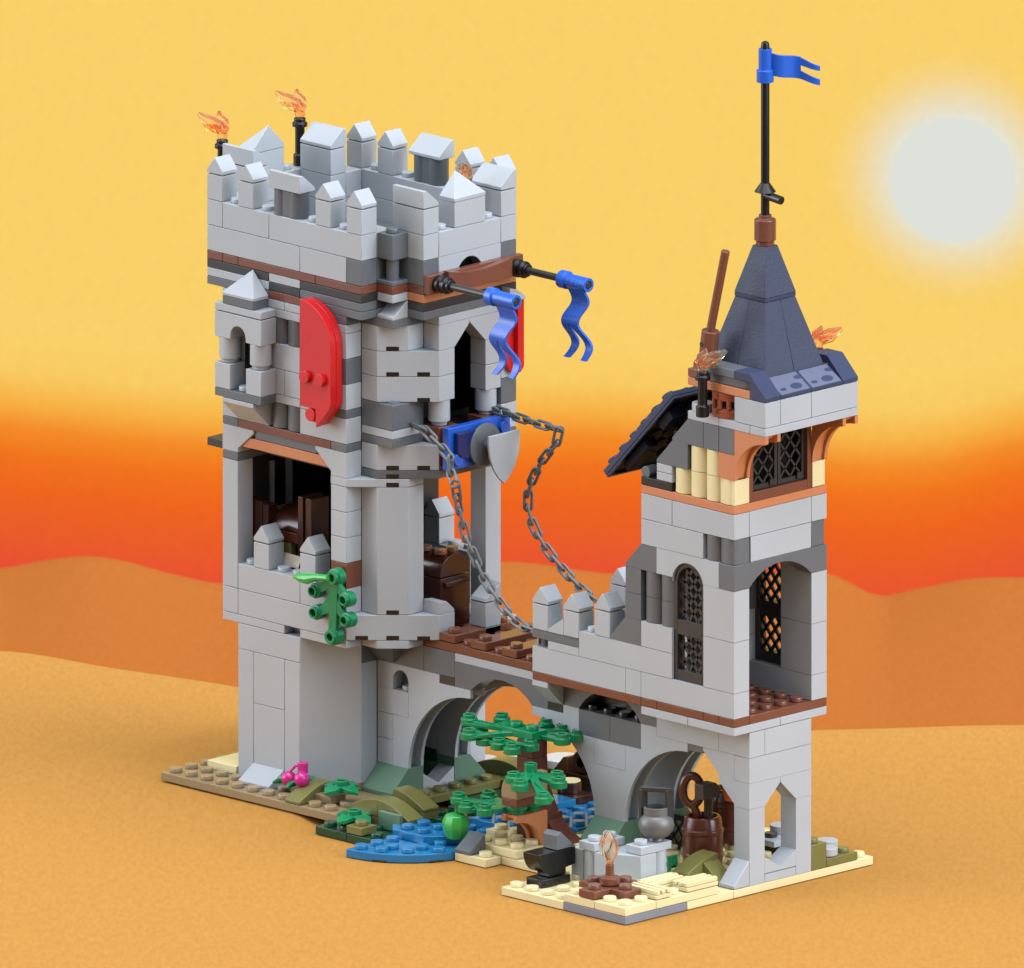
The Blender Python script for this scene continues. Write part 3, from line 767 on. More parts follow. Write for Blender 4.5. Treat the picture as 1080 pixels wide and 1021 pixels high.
frust(-1, 1, -1, 1, 1.0, .4, 27.8, 30.0)
m.build('spire', GH)
# lean-to roof of dark tiles on the west side
m = M()
ang = math.atan2(22.8-18.33, 4.3); L = 6.2; u = Vector((math.cos(ang), 0, math.sin(ang))); nrm = Vector((-math.sin(ang), 0, math.cos(ang))); o = Vector((-8.15, 0, 18.33))
def sb(a0, a1, y0, y1, n0, n1, mt):
    m.hull([tuple(o+u*a+Vector((0, y, 0))+nrm*n) for a in (a0, a1) for y in (y0, y1) for n in (n0, n1)], mt)
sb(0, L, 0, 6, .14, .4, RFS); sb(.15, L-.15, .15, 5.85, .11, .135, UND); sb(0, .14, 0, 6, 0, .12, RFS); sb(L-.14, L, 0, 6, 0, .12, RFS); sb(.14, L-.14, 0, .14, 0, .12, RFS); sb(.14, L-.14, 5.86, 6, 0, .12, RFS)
for i in range(6):
    for j in range(6):
        c = o+u*(.5+i)+Vector((0, j+.5, 0))
        R = Matrix.Rotation(-ang+0, 4, 'Y')
        q = M(); q.lathe([(.3, .38), (.3, .64)], (0, 0, 0), RFS, n=14)
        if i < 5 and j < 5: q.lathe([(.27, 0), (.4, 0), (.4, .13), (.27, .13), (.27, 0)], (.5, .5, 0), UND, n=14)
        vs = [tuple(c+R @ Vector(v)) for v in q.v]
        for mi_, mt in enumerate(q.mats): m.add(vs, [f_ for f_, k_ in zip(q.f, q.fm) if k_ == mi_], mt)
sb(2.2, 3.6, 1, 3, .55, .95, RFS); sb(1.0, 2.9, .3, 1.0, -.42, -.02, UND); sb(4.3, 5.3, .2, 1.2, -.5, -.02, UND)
m.cyl((-5.9, .2, 18.95), .6, .28, DG, 'y'); 
m.build('lean_to_roof', GH)

# flagpole on the spire
t = thing('flagpole', 'black flagpole with a blue swallow-tailed pennant on top of the slate spire', 'flagpole', (-1, 3, 30))
m = M(); m.lathe([(.42, 0), (.42, .22), (.5, .24), (.5, 1.2), (.42, 1.25), (.3, 1.26), (.3, 1.42)], (-1, 3, 30), RB); m.build('socket', t)
m = M(); m.lathe([(.2, 0), (.2, 1.05), (.5, 1.1), (.22, 1.5), (.2, 1.5), (.2, 7.95), (.16, 8.1), (0, 8.17)], (-1, 3, 31.4), BK, n=20); m.tube([(-1, 3, 32.35), (.05, 3, 32.25)], .2, BK, n=12); m.build('pole', t)
m = M()
m.lathe([(.21, 0), (.4, 0), (.4, .55), (.31, .58), (.31, 1.55), (.21, 1.55), (.21, 0)], (-1, 3, 37.65), BLU)
n = 18
def wave(k0, k1, top, bot):
    vs = []; fs = []
    for k in range(k0, k1+1):
        s_ = .25+2.25*k/n; w_ = .16*math.sin(k/n*2*PI*1.4)
        X = -1+(s_)*.707+w_*.707; Y = 3+s_*.707-w_*.707; sg = .02*k
        for th in (-.06, .06): vs += [(X+th*.7, Y-th*.7, 37.95+top(k)-sg), (X+th*.7, Y-th*.7, 37.95+bot(k)-sg)]
    cnt = k1-k0+1
    for i in range(cnt-1):
        b = i*4; fs += [(b, b+1, b+5, b+4), (b+2, b+6, b+7, b+3), (b, b+4, b+6, b+2), (b+1, b+3, b+7, b+5)]
    fs += [(0, 2, 3, 1), (cnt*4-4, cnt*4-3, cnt*4-1, cnt*4-2)]
    m.add(vs, fs, BLU)
wave(0, 11, lambda k: 1.05, lambda k: .02)
wave(11, n, lambda k: 1.02-.03*(k-11), lambda k: .66-.01*(k-11)); wave(11, n, lambda k: .4-.03*(k-11), lambda k: .02-.015*(k-11))
m.build('pennant', t, bevel=.012)

# torches at gate roof height, wooden pole
torch('black torch with amber flame leaning on the front of the gatehouse roof', (-1.58, -.45, 22.45), 2.15, (.82, .82), .95)
torch('torch with pale amber flame showing behind the right edge of the slate spire', (-1.2, 6.6, 22.6), 1.9, (.82, .82), .95)
m = M()
m.tube([(-2.35, .6, 24.55), (-2.1, .6, 26.2)], .42, RB, n=14); m.tube([(-2.15, .6, 26.1), (-1.15, .6, 30.1)], .2, RB, n=14)
m.cyl((-2.42, .2, 24.5), .8, .42, RB, 'y'); m.cyl((-2.28, .17, 25.6), .05, .12, BK, 'y')
tag(m.build('lever_pole', None, (-2.4, .6, 24.4)), 'slanting reddish-brown pole on a hinge beside the slate spire', 'pole')

# ================================================================== chains
def chain(label, pts):
    P = [Vector(p) for p in pts]
    # resample along smooth curve
    dense = []
    for i in range(len(P)-1):
        p0, p1, p2, p3 = P[max(i-1, 0)], P[i], P[i+1], P[min(i+2, len(P)-1)]
        for k in range(12):
            t_ = k/12
            dense.append(.5*((2*p1)+(p2-p0)*t_+(2*p0-5*p1+4*p2-p3)*t_*t_+(3*p1-p0-3*p2+p3)*t_**3))
    dense.append(P[-1])
    step = .62; acc = [dense[0]]
    for q in dense:
        if (q-acc[-1]).length >= step: acc.append(q)
    t = thing('chain', label, 'chain', tuple(acc[0]), 'drawbridge chains')
    base = M()
    L, R = .34, .17
    pth = [Vector((x, y, 0)) for x, y in [(-L+.02, R), (L-.02, R)]+[(L+R*math.sin(a)-.02, R*math.cos(a)) for a in [PI*k/8 for k in range(1, 8)]]+[(L-.02, -R), (-L+.02, -R)]+[(-L-R*math.sin(a)+.02, -R*math.cos(a)) for a in [PI*k/8 for k in range(1, 8)]]]
    n = 8; vs = []; fs = []; N = len(pth)
    for i in range(N):
        d = (pth[(i+1) % N]-pth[i-1]).normalized(); a = Vector((0, 0, 1)); b = d.cross(a)
        vs += [tuple(pth[i]+(a*math.cos(2*PI*k/n)+b*math.sin(2*PI*k/n))*.072) for k in range(n)]
    for i in range(N):
        for k in range(n): fs.append((i*n+k, i*n+(k+1) % n, ((i+1) % N)*n+(k+1) % n, ((i+1) % N)*n+k))
    base.add(vs, fs, CHAIN)
    first = None
    for i in range(len(acc)-1):
        mid = (acc[i]+acc[i+1])/2; d = (acc[i+1]-acc[i]).normalized()
        q = d.to_track_quat('X', 'Z')
        q = q @ Matrix.Rotation(PI/4 if i % 2 else -PI/4, 3, 'X').to_quaternion()
        if first is None:
            o = bpy.data.objects.new('link', None)
            bpy.data.objects.remove(o)
            first = base.build('link', None, (0, 0, 0), bevel=0); o = first
        else: o = first.copy(); COL.objects.link(o)
        o.parent = t; o.location = tuple((mid-Vector(ORG[t]))*S); o.rotation_mode = 'QUATERNION'; o.rotation_quaternion = q
chain('dark grey chain hanging from the tower column past the blue plaque to the near battlement',
      [(-20.8, .2, 18.5), (-20.25, .2, 18.46), (-19.64, .2, 18.12), (-19.03, .2, 17.78), (-18.42, .2, 17.3), (-18.25, .2, 16.95), (-18.45, .1, 16.6), (-17.95, .0, 16.3), (-17.93, .1, 15.66), (-17.8, .2, 14.75), (-17.38, .2, 13.71), (-16.95, .2, 13.12), (-16.46, .2, 12.31), (-15.73, .2, 11.55), (-14.81, .2, 10.82), (-13.89, .2, 10.32), (-13.0, .2, 10.2)])
chain('dark grey chain looping out into the open air to the far battlement',
      [(-20.6, 4.6, 18.6), (-19.94, 4.6, 18.63), (-19.21, 4.6, 18.58), (-17.99, 4.6, 18.48), (-16.76, 4.6, 18.43), (-15.6, 4.6, 18.33), (-16.34, 4.6, 17.44), (-16.95, 4.6, 16.75), (-17.56, 4.6, 15.8), (-17.86, 4.6, 14.99), (-17.86, 4.6, 14.41), (-17.56, 4.6, 13.66), (-16.95, 4.6, 12.92), (-16.15, 4.6, 12.26), (-15.24, 4.6, 11.66), (-14.44, 4.6, 11.18), (-13.52, 4.6, 10.81), (-12.9, 4.8, 10.5)])

# ================================================================== BASE PLATES
def plates(name, label, boxes, at):
    m = M()
    for x0, x1, y0, y1, z0, z1, mt, st, skip in boxes:
        m.box(x0, x1, y0, y1, z0, z1, mt)
        if st: m.studs(x0, x1, y0, y1, z1, mt, skip)
    return tag(m.build(name, None, at), label, 'base plate')
plates('base_plate', 'dark tan studded base plate under the tall tower', [
    (-33, -21, -4, -3, .4, .8, DT, 1, [(-25, -24, -4, -3), (-22, -18, -4, -2)]),
    (-33, -22, -3, 8, .4, .8, DT, 1, [(-30, -23.9, -2, 8), (-25, -23, -3, 8), (-32, -30, -2, 0), (-29, -27, -3, -2), (-22, -18, -3, -2), (-27, -22, -2, 8)]),
    (-25, -23, -3, -2, .8, 1.2, DT, 0, []), (-26, -24, -2, 1, .8, 1.2, DT, 0, []),
    (-31, -23, -2, 8, 0, .4, DT, 0, [])], (-28, 2, 0))
m = M(); m.box(-32, -30.12, -2, 0, .8, 1.2, TN); tag(m.build('smooth_tile', None, (-31, -1, .8)), 'smooth tan tile lying on the base plate left of the tower', 'tile')
plates('base_plate', 'dark green studded base plate in front of the tower', [
    (-22, -20, -5, -1, 0, .4, DGN, 1, []), (-20, -18, -5, 3, 0, .4, DGN, 1, [(-19, -18, -4, -2)]), (-18, -17, -2, 3, 0, .4, DGN, 1, []),
    (-23, -18, 3, 9, 0, .4, DGN, 0, [])], (-20, -2, 0))
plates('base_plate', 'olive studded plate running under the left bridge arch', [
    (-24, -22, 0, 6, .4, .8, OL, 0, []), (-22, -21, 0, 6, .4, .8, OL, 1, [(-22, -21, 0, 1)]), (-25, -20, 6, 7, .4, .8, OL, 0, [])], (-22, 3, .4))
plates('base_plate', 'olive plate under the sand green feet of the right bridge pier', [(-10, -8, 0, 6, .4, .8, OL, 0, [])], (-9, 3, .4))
plates('base_plate', 'tan studded base plate beneath the gatehouse and campfire', [
    (-8, -4, -7, -3, 0, .4, TN, 1, [(-7.6, -6, -6, -4)]), (-4, 0, -7, -3, 0, .4, BP, 0, []),
    (-4, -2, -7, -5, .4, .8, TN, 1, [(-4, -1, -7.0, -4.0)] if False else [(-3, -2, -6, -5), (-4, -3, -6, -5), (-3, -2, -7, -6)]),
    (-2, 0, -7, -5, .4, .8, TN, 1, [(-2, -1, -6, -5)]), (-4, 0, -5, -1, .4, .8, TN, 1, [(-4, -3, -5, -1), (-3, -2, -5, -4), (-2, 0, -5, -4), (-1, 0, -3, -1), (-2, -1, -4, -2)]),
    (-6, 0, -3, 0, 0, .4, TN, 0, []), (-8, -6, -3, 0, 0, .4, TN, 1, []),
    (-8, -3, 0, 9, 0, .4, TN, 1, [(-4, -3, 0, 3)]), (-3, 0, 0, 9, 0, .4, TN, 1, [(-1, 0, 1, 8), (-3, -2, 0, 2)])], (-4, 0, 0))
plates('base_plate', 'darker tan stepped base plate around the foot of the tree', [
    (-14, -12, -4, -3, 0, .4, TN, 1, [(-14, -13, -4, -3)]), (-12, -8, -3, 0, 0, .4, TN, 0, []), (-14, -12, -3, 0, 0, .4, TN, 0, []),
    (-14, -11, -3, -1, .4, .8, TN, 1, []), (-15, -13, -1, 0, .4, .8, TN, 1, []), (-11, -8, -1, 1, .4, .8, TN, 1, []), (-13, -11, -1, 1, .4, .8, TN, 0, [])], (-11, -2, 0))
# pond of blue plates
m = M()
q = [(-18, -3)]+[(-18+4*math.cos(math.radians(a)), -3+4*math.sin(math.radians(a))) for a in [-90+90*i/20 for i in range(21)]]
m.prism(q, 'xy', 0, .4, BL)
for x, y in [(-17.5, -6.5), (-17.5, -5.5), (-16.5, -5.5), (-16.5, -6.2), (-15.5, -5.5), (-15.5, -4.6), (-17.5, -4.5), (-14.6, -4.4), (-15.4, -4.4+.9)]: m.stud(x, y, .4, BL)
m.box(-18, -14, -3, -2, 0, .4, BL); m.box(-17, -14, -2, 9, 0, .4, BL); m.box(-18, -17, 3, 9, 0, .4, BL); m.box(-14, -10, 0, 9, 0, .4, BL)
m.prism([(-19, -3), (-18, -4), (-16, -4), (-14, -2), (-19, -2)], 'xy', .4, .8, BL)
for x, y in [(-17.5, -3.5), (-16.5, -3.5), (-17.5, -2.5), (-16.5, -2.5), (-18.45, -2.55), (-15.5, -2.5)]: m.stud(x, y, .8, BL)
m.box(-17, -13, 0, 2, .4, .8, BL); m.studs(-17, -13, 0, 2, .8, BL); m.box(-18, -16, 3, 5.85, .4, .8, BL); m.studs(-18, -16, 3, 5, .8, BL); m.studs(-17, -15, -2, 0, .4, BL); m.studs(-16, -14, 2, 8, .4, BL); m.studs(-14, -10, 0, 8, .4, BL, skip=[(-14, -12, 2, 5), (-14, -13, 0, 2), (-13, -8, -1, 1)])
m.box(-14, -12, 2, 5, .4, .8, BL); m.studs(-14, -12, 2, 5, .8, BL)
# underside notches along the round rim
for a in (-64, -26):
    c = (-18+4*math.cos(math.radians(a)), -3+4*math.sin(math.radians(a))); tdir = Vector((-math.sin(math.radians(a)), math.cos(math.radians(a)), 0))*.36; nd = Vector((math.cos(math.radians(a)), math.sin(math.radians(a)), 0))
    m.hull([tuple(Vector((c[0], c[1], z))+tdir*s_+nd*k) for s_ in (-1, 1) for k in (-.15, .012) for z in (0, .09)], CH)
tag(m.build('pond', None, (-15, 1, 0)), 'pond of blue studded plates with a rounded front edge', 'pond', kind='structure')

# ------------------------------------------------------------------ rocks, slopes
def single(name, label, cat, at, fn, group=None, bevel=.02):
    m = M(); fn(m); return tag(m.build(name, None, at, bevel), label, cat, group)
single('sloped_rock', 'pale grey sloped tile at the foot of the tall tower', 'rock', (-28, -2.5, .8),
       lambda m: m.prism([(-3, .82), (-2.01, .82), (-2.01, 1.6), (-2.97, .97), (-3, .97)], 'yz', -29, -27, LG), 'grey rocks')
def curve_up(x0, x1, y0, y1, z, h, mt, axis, m, low):
    """curved slope: low edge at the y0 (or x0) side when low<0"""
    a0, a1 = (y0, y1) if axis == 'y' else (x0, x1)
    L = a1-a0; pts = [(a0, z), (a1, z), (a1, z+h)]
    for i in range(1, 11):
        t_ = i/10; pts.append((a1-L*t_, z+.14+(h-.14)*math.cos(t_*PI/2)**1.0))
    if low > 0: pts = [(a0+a1-a, b) for a, b in pts]
    if axis == 'y': m.prism(pts, 'yz', x0, x1, mt)
    else: m.prism(pts, 'xz', y0, y1, mt)
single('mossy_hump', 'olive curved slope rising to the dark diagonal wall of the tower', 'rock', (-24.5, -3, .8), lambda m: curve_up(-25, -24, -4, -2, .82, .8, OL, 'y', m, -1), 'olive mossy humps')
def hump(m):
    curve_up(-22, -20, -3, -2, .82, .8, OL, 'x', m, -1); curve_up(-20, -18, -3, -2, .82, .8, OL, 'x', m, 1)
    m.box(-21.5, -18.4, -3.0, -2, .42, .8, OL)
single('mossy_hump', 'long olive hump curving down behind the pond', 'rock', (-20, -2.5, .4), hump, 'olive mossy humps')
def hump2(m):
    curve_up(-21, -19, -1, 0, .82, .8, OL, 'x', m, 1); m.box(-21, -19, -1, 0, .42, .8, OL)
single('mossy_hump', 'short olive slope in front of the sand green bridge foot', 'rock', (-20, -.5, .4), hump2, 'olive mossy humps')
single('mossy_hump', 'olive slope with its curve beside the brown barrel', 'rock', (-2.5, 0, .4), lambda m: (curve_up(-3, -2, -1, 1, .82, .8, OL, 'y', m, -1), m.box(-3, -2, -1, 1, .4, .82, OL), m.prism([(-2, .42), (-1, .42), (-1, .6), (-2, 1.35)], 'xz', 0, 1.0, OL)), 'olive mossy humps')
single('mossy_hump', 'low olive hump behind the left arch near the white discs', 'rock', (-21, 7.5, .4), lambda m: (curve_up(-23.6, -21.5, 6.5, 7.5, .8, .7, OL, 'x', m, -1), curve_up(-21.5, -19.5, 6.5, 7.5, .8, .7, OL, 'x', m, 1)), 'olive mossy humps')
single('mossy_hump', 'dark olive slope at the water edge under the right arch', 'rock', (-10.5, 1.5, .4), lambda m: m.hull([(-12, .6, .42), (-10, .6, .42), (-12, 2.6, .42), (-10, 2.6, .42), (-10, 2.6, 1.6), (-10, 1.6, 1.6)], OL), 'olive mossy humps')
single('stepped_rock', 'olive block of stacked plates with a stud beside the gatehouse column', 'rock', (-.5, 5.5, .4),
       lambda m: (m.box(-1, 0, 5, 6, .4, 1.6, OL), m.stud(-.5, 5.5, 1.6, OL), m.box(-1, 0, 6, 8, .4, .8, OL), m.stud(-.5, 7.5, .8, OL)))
for lab, x, y, z, r, n_ in (('grey round tile on the olive plate at the far right corner', -.5, 6.5, .8, .5, 1), ('grey round tile lying behind the olive block at the right', -1.5, 7.5, .4, .5, 2)):
    single('round_tile', lab, 'tile', (x, y, z), lambda m, x=x, y=y, z=z, r=r, n_=n_: m.lathe([(r-.06, 0), (r, .06), (r, .4*n_-.02), (0, .4*n_)], (x, y, z), LG), 'round grey tiles')
for lab, x, y, z, r in (('small white-topped round tile behind the left arch', -24.5, 8.5, .4, .5), ('large white round tile lying behind the tree top', -23, 9, .4, 1.0), ('white round tile behind the tree trunk, right of the large one', -22.0, 11.0, .4, .95)):
    single('round_tile', lab, 'tile', (x, y, z), lambda m, x=x, y=y, z=z, r=r: (m.lathe([(r, 0), (r, .38), (0, .4)], (x, y, z), ST, n=32), m.lathe([(r+.01, -.4), (r+.01, -.01)], (x, y, z), CH, n=32)), 'white round tiles')
def cheese(x0, y0, z, mt=LG, h=.8, toward='-y'):
    m = M()
    p = [(0, z), (1, z), (1, z+h), (.05, z+.17), (0, z+.17)]
    if toward == '-y': m.prism([(y0+a, b) for a, b in p], 'yz', x0, x0+1, mt)
    elif toward == '+x': m.prism([(x0+1-a, b) for a, b in p], 'xz', y0, y0+1, mt)
    elif toward == '-x': m.prism([(x0+a, b) for a, b in p], 'xz', y0, y0+1, mt)
    return m
tag(cheese(-14, -4, .42, DG, .85).build('sloped_rock', None, (-13.5, -3.5, .4)), 'grey wedge on the tan plate right below the green apple', 'rock', 'grey rocks')
tag(cheese(-1, 0, .42, LG, 1.18).build('sloped_rock', None, (-.5, .5, .4)), 'pale wedge leaning on the foot of the front gatehouse column', 'rock', 'grey rocks')

# ------------------------------------------------------------------ plants
def rosette(label, c, z, mat=GN, r=1.0, rot=0):
    x, y = c
    t = thing('leafy_plant', label, 'plant', (x, y, z), 'green rosette plants')
    m = M()
    m.lathe([(.42, 0), (.42, .18), (.34, .22), (.34, .5), (.2, .5), (.2, .38), (0, .38)], (x, y, z), mat, n=20); m.build('crown', t)
    for k in range(4):
        a = rot+k*PI/2; d = Vector((math.cos(a), math.sin(a), 0)); s_ = Vector((-d.y, d.x, 0)); l = M()
        c0 = Vector((x, y, z+.1))
        l.hull([tuple(c0+d*.3+s_*.38+Vector((0, 0, .2))), tuple(c0+d*.3-s_*.38+Vector((0, 0, .2))), tuple(c0+d*.75+s_*.36+Vector((0, 0, .12))), tuple(c0+d*.75-s_*.36+Vector((0, 0, .12))),
                tuple(c0+d*1.1*r+Vector((0, 0, -.02))), tuple(c0+d*.3+s_*.38), tuple(c0+d*.3-s_*.38), tuple(c0+d*.75+s_*.36-Vector((0, 0, .06))), tuple(c0+d*.75-s_*.36-Vector((0, 0, .06))), tuple(c0+d*1.08*r-Vector((0, 0, .14))), tuple(c0+d*.7+Vector((0, 0, .24)))], mat)
        l.build('leaf', t)
    return t
rosette('green four-leaved plant on the dark tan block by the tower wall', (-22.95, -2.35), 1.4, rot=PI/4*0)
rosette('green four-leaved plant low on the dark green plate in front of the olive hump', (-20.5, -4.0), .75)
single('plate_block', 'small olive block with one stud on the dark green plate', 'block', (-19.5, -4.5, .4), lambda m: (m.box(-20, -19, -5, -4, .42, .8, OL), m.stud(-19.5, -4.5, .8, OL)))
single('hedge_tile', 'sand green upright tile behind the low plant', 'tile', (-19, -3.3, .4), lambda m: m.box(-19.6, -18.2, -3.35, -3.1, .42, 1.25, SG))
t = thing('berry_plant', 'green plant with two magenta berries at the foot of the tower', 'plant', (-25.6, -2.8, .8))
m = M(); m.lathe([(.4, 0), (.4, .35)], (-25.4, -2.5, .82), DT)
m.build('base', t)
for a, L_ in ((-2.6, 1.35), (-.6, .9), (.7, 1.0), (2.2, 1.0), (-1.6, .9)):
    l = M(); d = Vector((math.cos(a), math.sin(a), 0)); c0 = Vector((-25.4, -2.5, 1.35)); s_ = Vector((-d.y, d.x, 0))
    l.hull([tuple(c0+d*t_*L_+s_*w*sg+Vector((0, 0, h+k))) for t_, w, h in ((0.05, .1, 0), (.45, .32, .2), (.8, .2, .1), (1, .05, -.1)) for sg in (-1, 1) for k in (0, .1)], GN); l.build('leaf', t)
for x, y, z in ((-25.7, -3.0, 1.6), (-24.87, -3.0, 1.72)):
    l = M(); l.lathe([(.36*math.sin(PI*k/12), -.36*math.cos(PI*k/12)) for k in range(13)], (x, y, z), PK)
    l.tube([(x, y, z+.3), (x*.5-12.52, y+.1, z+.65), (-25.05, -2.8, 2.25)], [.06, .07, .08], PK); l.build('berry', t, bevel=0)
l = M(); l.lathe([(.24, 0), (.25, .5)], (-25.0, -2.8, 1.95), PK, n=16); l.build('stalk', t)

# climbing vine on the tower wall
t = thing('climbing_vine', 'green climbing vine with ring ends on the front wall of the tower', 'plant', (-23.4, -2.2, 8.6))
top = (-23.28, -2.4, 11.4); mid = (-23.38, -2.4, 10.0); low = (-23.4, -2.4, 8.6)
m = M(); m.bar((-23.3, -2.4, 11.3), low, .5, .24, GN, (0, 1, 0))
m.bar((-23.3, -2.4, 11.2), (-24.5, -2.4, 10.6), .42, .2, GN, (0, 1, 0)); m.bar(mid, (-24.48, -2.4, 9.55), .42, .2, GN, (0, 1, 0))
m.bar((-23.3, -2.4, 11.2), (-22.56, -2.4, 10.48), .42, .2, GN, (0, 1, 0)); m.bar((-23.35, -2.4, 10.2), (-22.5, -2.4, 9.53), .42, .2, GN, (0, 1, 0))
m.prism([(-23.38, 10.9), (-24.25, 9.75), (-23.4, 9.95), (-22.65, 9.7)], 'xz', -2.5, -2.3, GN)
m.build('stem', t)
for x, y, z in (top, (-24.54, -2.4, 10.55), (-24.48, -2.4, 9.55), low, (-22.56, -2.4, 10.48), (-22.5, -2.4, 9.53)):
    big = (z in (top[2], low[2])); r = .42 if big else .36
    m = M(); m.lathe([(.18, .05), (.18, -.3), (r-.1, -.3), (r-.1, -.12), (r, -.1), (r, .3), (.18, .3), (.18, .05)], (x, y, z), GN, 'y', n=22); m.build('ring', t)
m = M(); m.tube([(-23.4, -2.75, 11.4), (-24.2, -2.75, 11.3), (-24.7, -2.75, 11.15), (-25.2, -2.75, 11.1), (-25.6, -2.75, 11.1)], [.15, .17, .26, .22, .1], BG, n=10)
m.tube([(-24.5, -2.75, 11.2), (-24.75, -2.75, 10.9)], [.2, .05], BG); m.build('leaf', t, bevel=0)

# tree ------------------------------------------------------------------
TR = thing('tree', 'brown brick-built tree with three tiers of green leaf plates over the pond', 'tree', (-12, -.5, .8))
m = M()
m.box(-13, -12, -1, 0, 4.6, 5.4, BB)
m.prism([(-13, .8)]+[(-9, .8), (-9, 1.0)]+[(-9-3.0*math.sin(math.radians(a)), .95+3.6*(1-math.cos(math.radians(a)))) for a in range(9, 91, 9)]+[(-12, 4.6), (-13, 4.6)], 'xz', -1, 0, BB)
m.box(-13, -11, -1.02, -.02, .8, 2.2, BB)
m.build('trunk', TR)
m = M()
body = [(-1, .82), (-1, 2.4), (-3, 2.4), (-3, 2.1)]+[(-3+1.62*math.sin(math.radians(a)), .82+1.28*math.cos(math.radians(a))) for a in range(10, 91, 8)]
m.prism(body, 'yz', -12, -11.75, NO); m.prism(body, 'yz', -11.25, -11, NO)
m.prism([(-1, .85), (-1, 2.4), (-2.9, 2.4), (-2.9, 2.25)]+[(-2.95+1.72*math.sin(math.radians(a)), .85+1.4*math.cos(math.radians(a))) for a in range(12, 91, 8)], 'yz', -11.8, -11.2, NO)
m.build('root_bracket', TR)
m = M()
for y in (-2.5, -1.5): m.lathe([(.36, 0), (.36, .2), (.5, .22), (.5, .4)], (-11.5, y, 2.4), GN)
m.build('leaf_ring', TR)
m = M(); m.box(-12, -11, -3, -1, 2.8, 3.2, RB)
m.build('branch_plate', TR)
m = M(); m.prism([(-12, 3.2), (-11, 3.2), (-11, 4.25)]+[(-11.35-.65*math.sin(math.radians(a)), 3.5+.75*math.cos(math.radians(a))) for a in range(0, 91, 10)], 'xz', -3, -1, DT); m.build('branch_block', TR)
def spray(name, hub, ends, z, mat=GN, plate=None, hubring=True):
    m = M()
    hx, hy = hub
    for x, y, zz in ends:
        m.bar((hx, hy, z+.16), (x, y, zz+.16), .42, .2, mat); m.ring(x, y, zz, mat, h=.3, r=.4)
        m.bar((hx+(x-hx)*.45, hy+(y-hy)*.45, z+.12), (x+(hy-y)*.12, y+(x-hx)*.12, zz+.12), .22, .14, mat)
    if hubring: m.ring(hx, hy, z, mat, h=.42, r=.3)
    if plate:
        x0, x1, y0, y1 = plate; m.box(x0, x1, y0, y1, z, z+.4, mat); m.studs(x0, x1, y0, y1, z+.4, mat)
    return m.build(name, TR)
spray('foliage', (-13, -.5), [(-16.07, -.98, 5.5), (-14.97, -2.1, 5.2), (-15.1, .15, 5.5), (-13.06, 1.02, 5.5), (-12.04, 1.04, 5.4), (-11.06, 0, 5.3), (-11.1, 1.1, 5.3)], 5.42, plate=(-14, -12, -1, 0), hubring=False)
spray('foliage', (-13, -1.2), [(-15.48, -.9, 5.05), (-14.48, -1.6, 4.95), (-13.45, -1.7, 4.95), (-12.4, -1.9, 4.95), (-12.1, -1.0, 5.0)], 5.02, hubring=False)
spray('foliage', (-10.9, -2.2), [(-10.9, -3.3, 4.1), (-9.7, -4.1, 4.1), (-8.1, -4.2, 3.8), (-9.6, -1.8, 4.1), (-8.8, -2.5, 4.1)], 4.2)
spray('foliage', (-11.9, -2.2), [(-14.72, -3.0, 2.4), (-13.34, -3.9, 2.4), (-12.35, -3.7, 2.4), (-14.0, -1.8, 2.4)], 2.42, hubring=False)
t = thing('green_apple', 'large bright green faceted apple hanging from the lowest leaf branch', 'fruit', (-14.85, -3.05, .7))
m = M(); m.lathe([(.22, -.64), (.45, -.55), (.62, -.15), (.65, .2), (.5, .52), (.2, .64)], (-14.85, -3.05, 1.32), BG, n=9, rot=.3); m.build('body', t, bevel=.035)
m = M(); m.lathe([(.2, 0), (.16, .5)], (-14.75, -3.0, 1.9), GN, n=12); m.bar((-14.6, -2.9, 1.95), (-14.25, -2.75, 2.3), .35, .12, DGN); m.build('stem', t)

# ------------------------------------------------------------------ yard of the gatehouse
t = thing('anvil', 'black anvil with grey wedges on top at the front of the yard', 'anvil', (-6.8, -5, .4))
m = M(); m.box(-7.4, -6.3, -6, -4.2, .42, .8, BK); m.box(-7.3, -6.5, -5.4, -4.3, .8, 1.15, BK); m.build('foot', t)
m = M()
m.prism([(-6.2, 2.0), (-3.8, 2.0), (-3.8, 1.2), (-4.6, 1.1), (-5.0, .95), (-5.4, 1.0)]+[(-5.4-.8*math.sin(math.radians(a)), 2.0-1.0*math.cos(math.radians(a))) for a in range(10, 86, 12)], 'yz', -7.4, -6.4, BK); m.build('head', t)
m = M(); m.prism([(-5.0, 2.02), (-3.9, 2.02), (-4.0, 2.2), (-4.75, 2.85), (-5.0, 2.7)], 'yz', -7.3, -6.4, DG); m.build('wedge', t)
single('grey_post', 'small grey post standing behind the anvil', 'post', (-6.4, -3.4, .4), lambda m: m.box(-6.8, -6.0, -3.7, -3.0, .42, 1.9, LG))

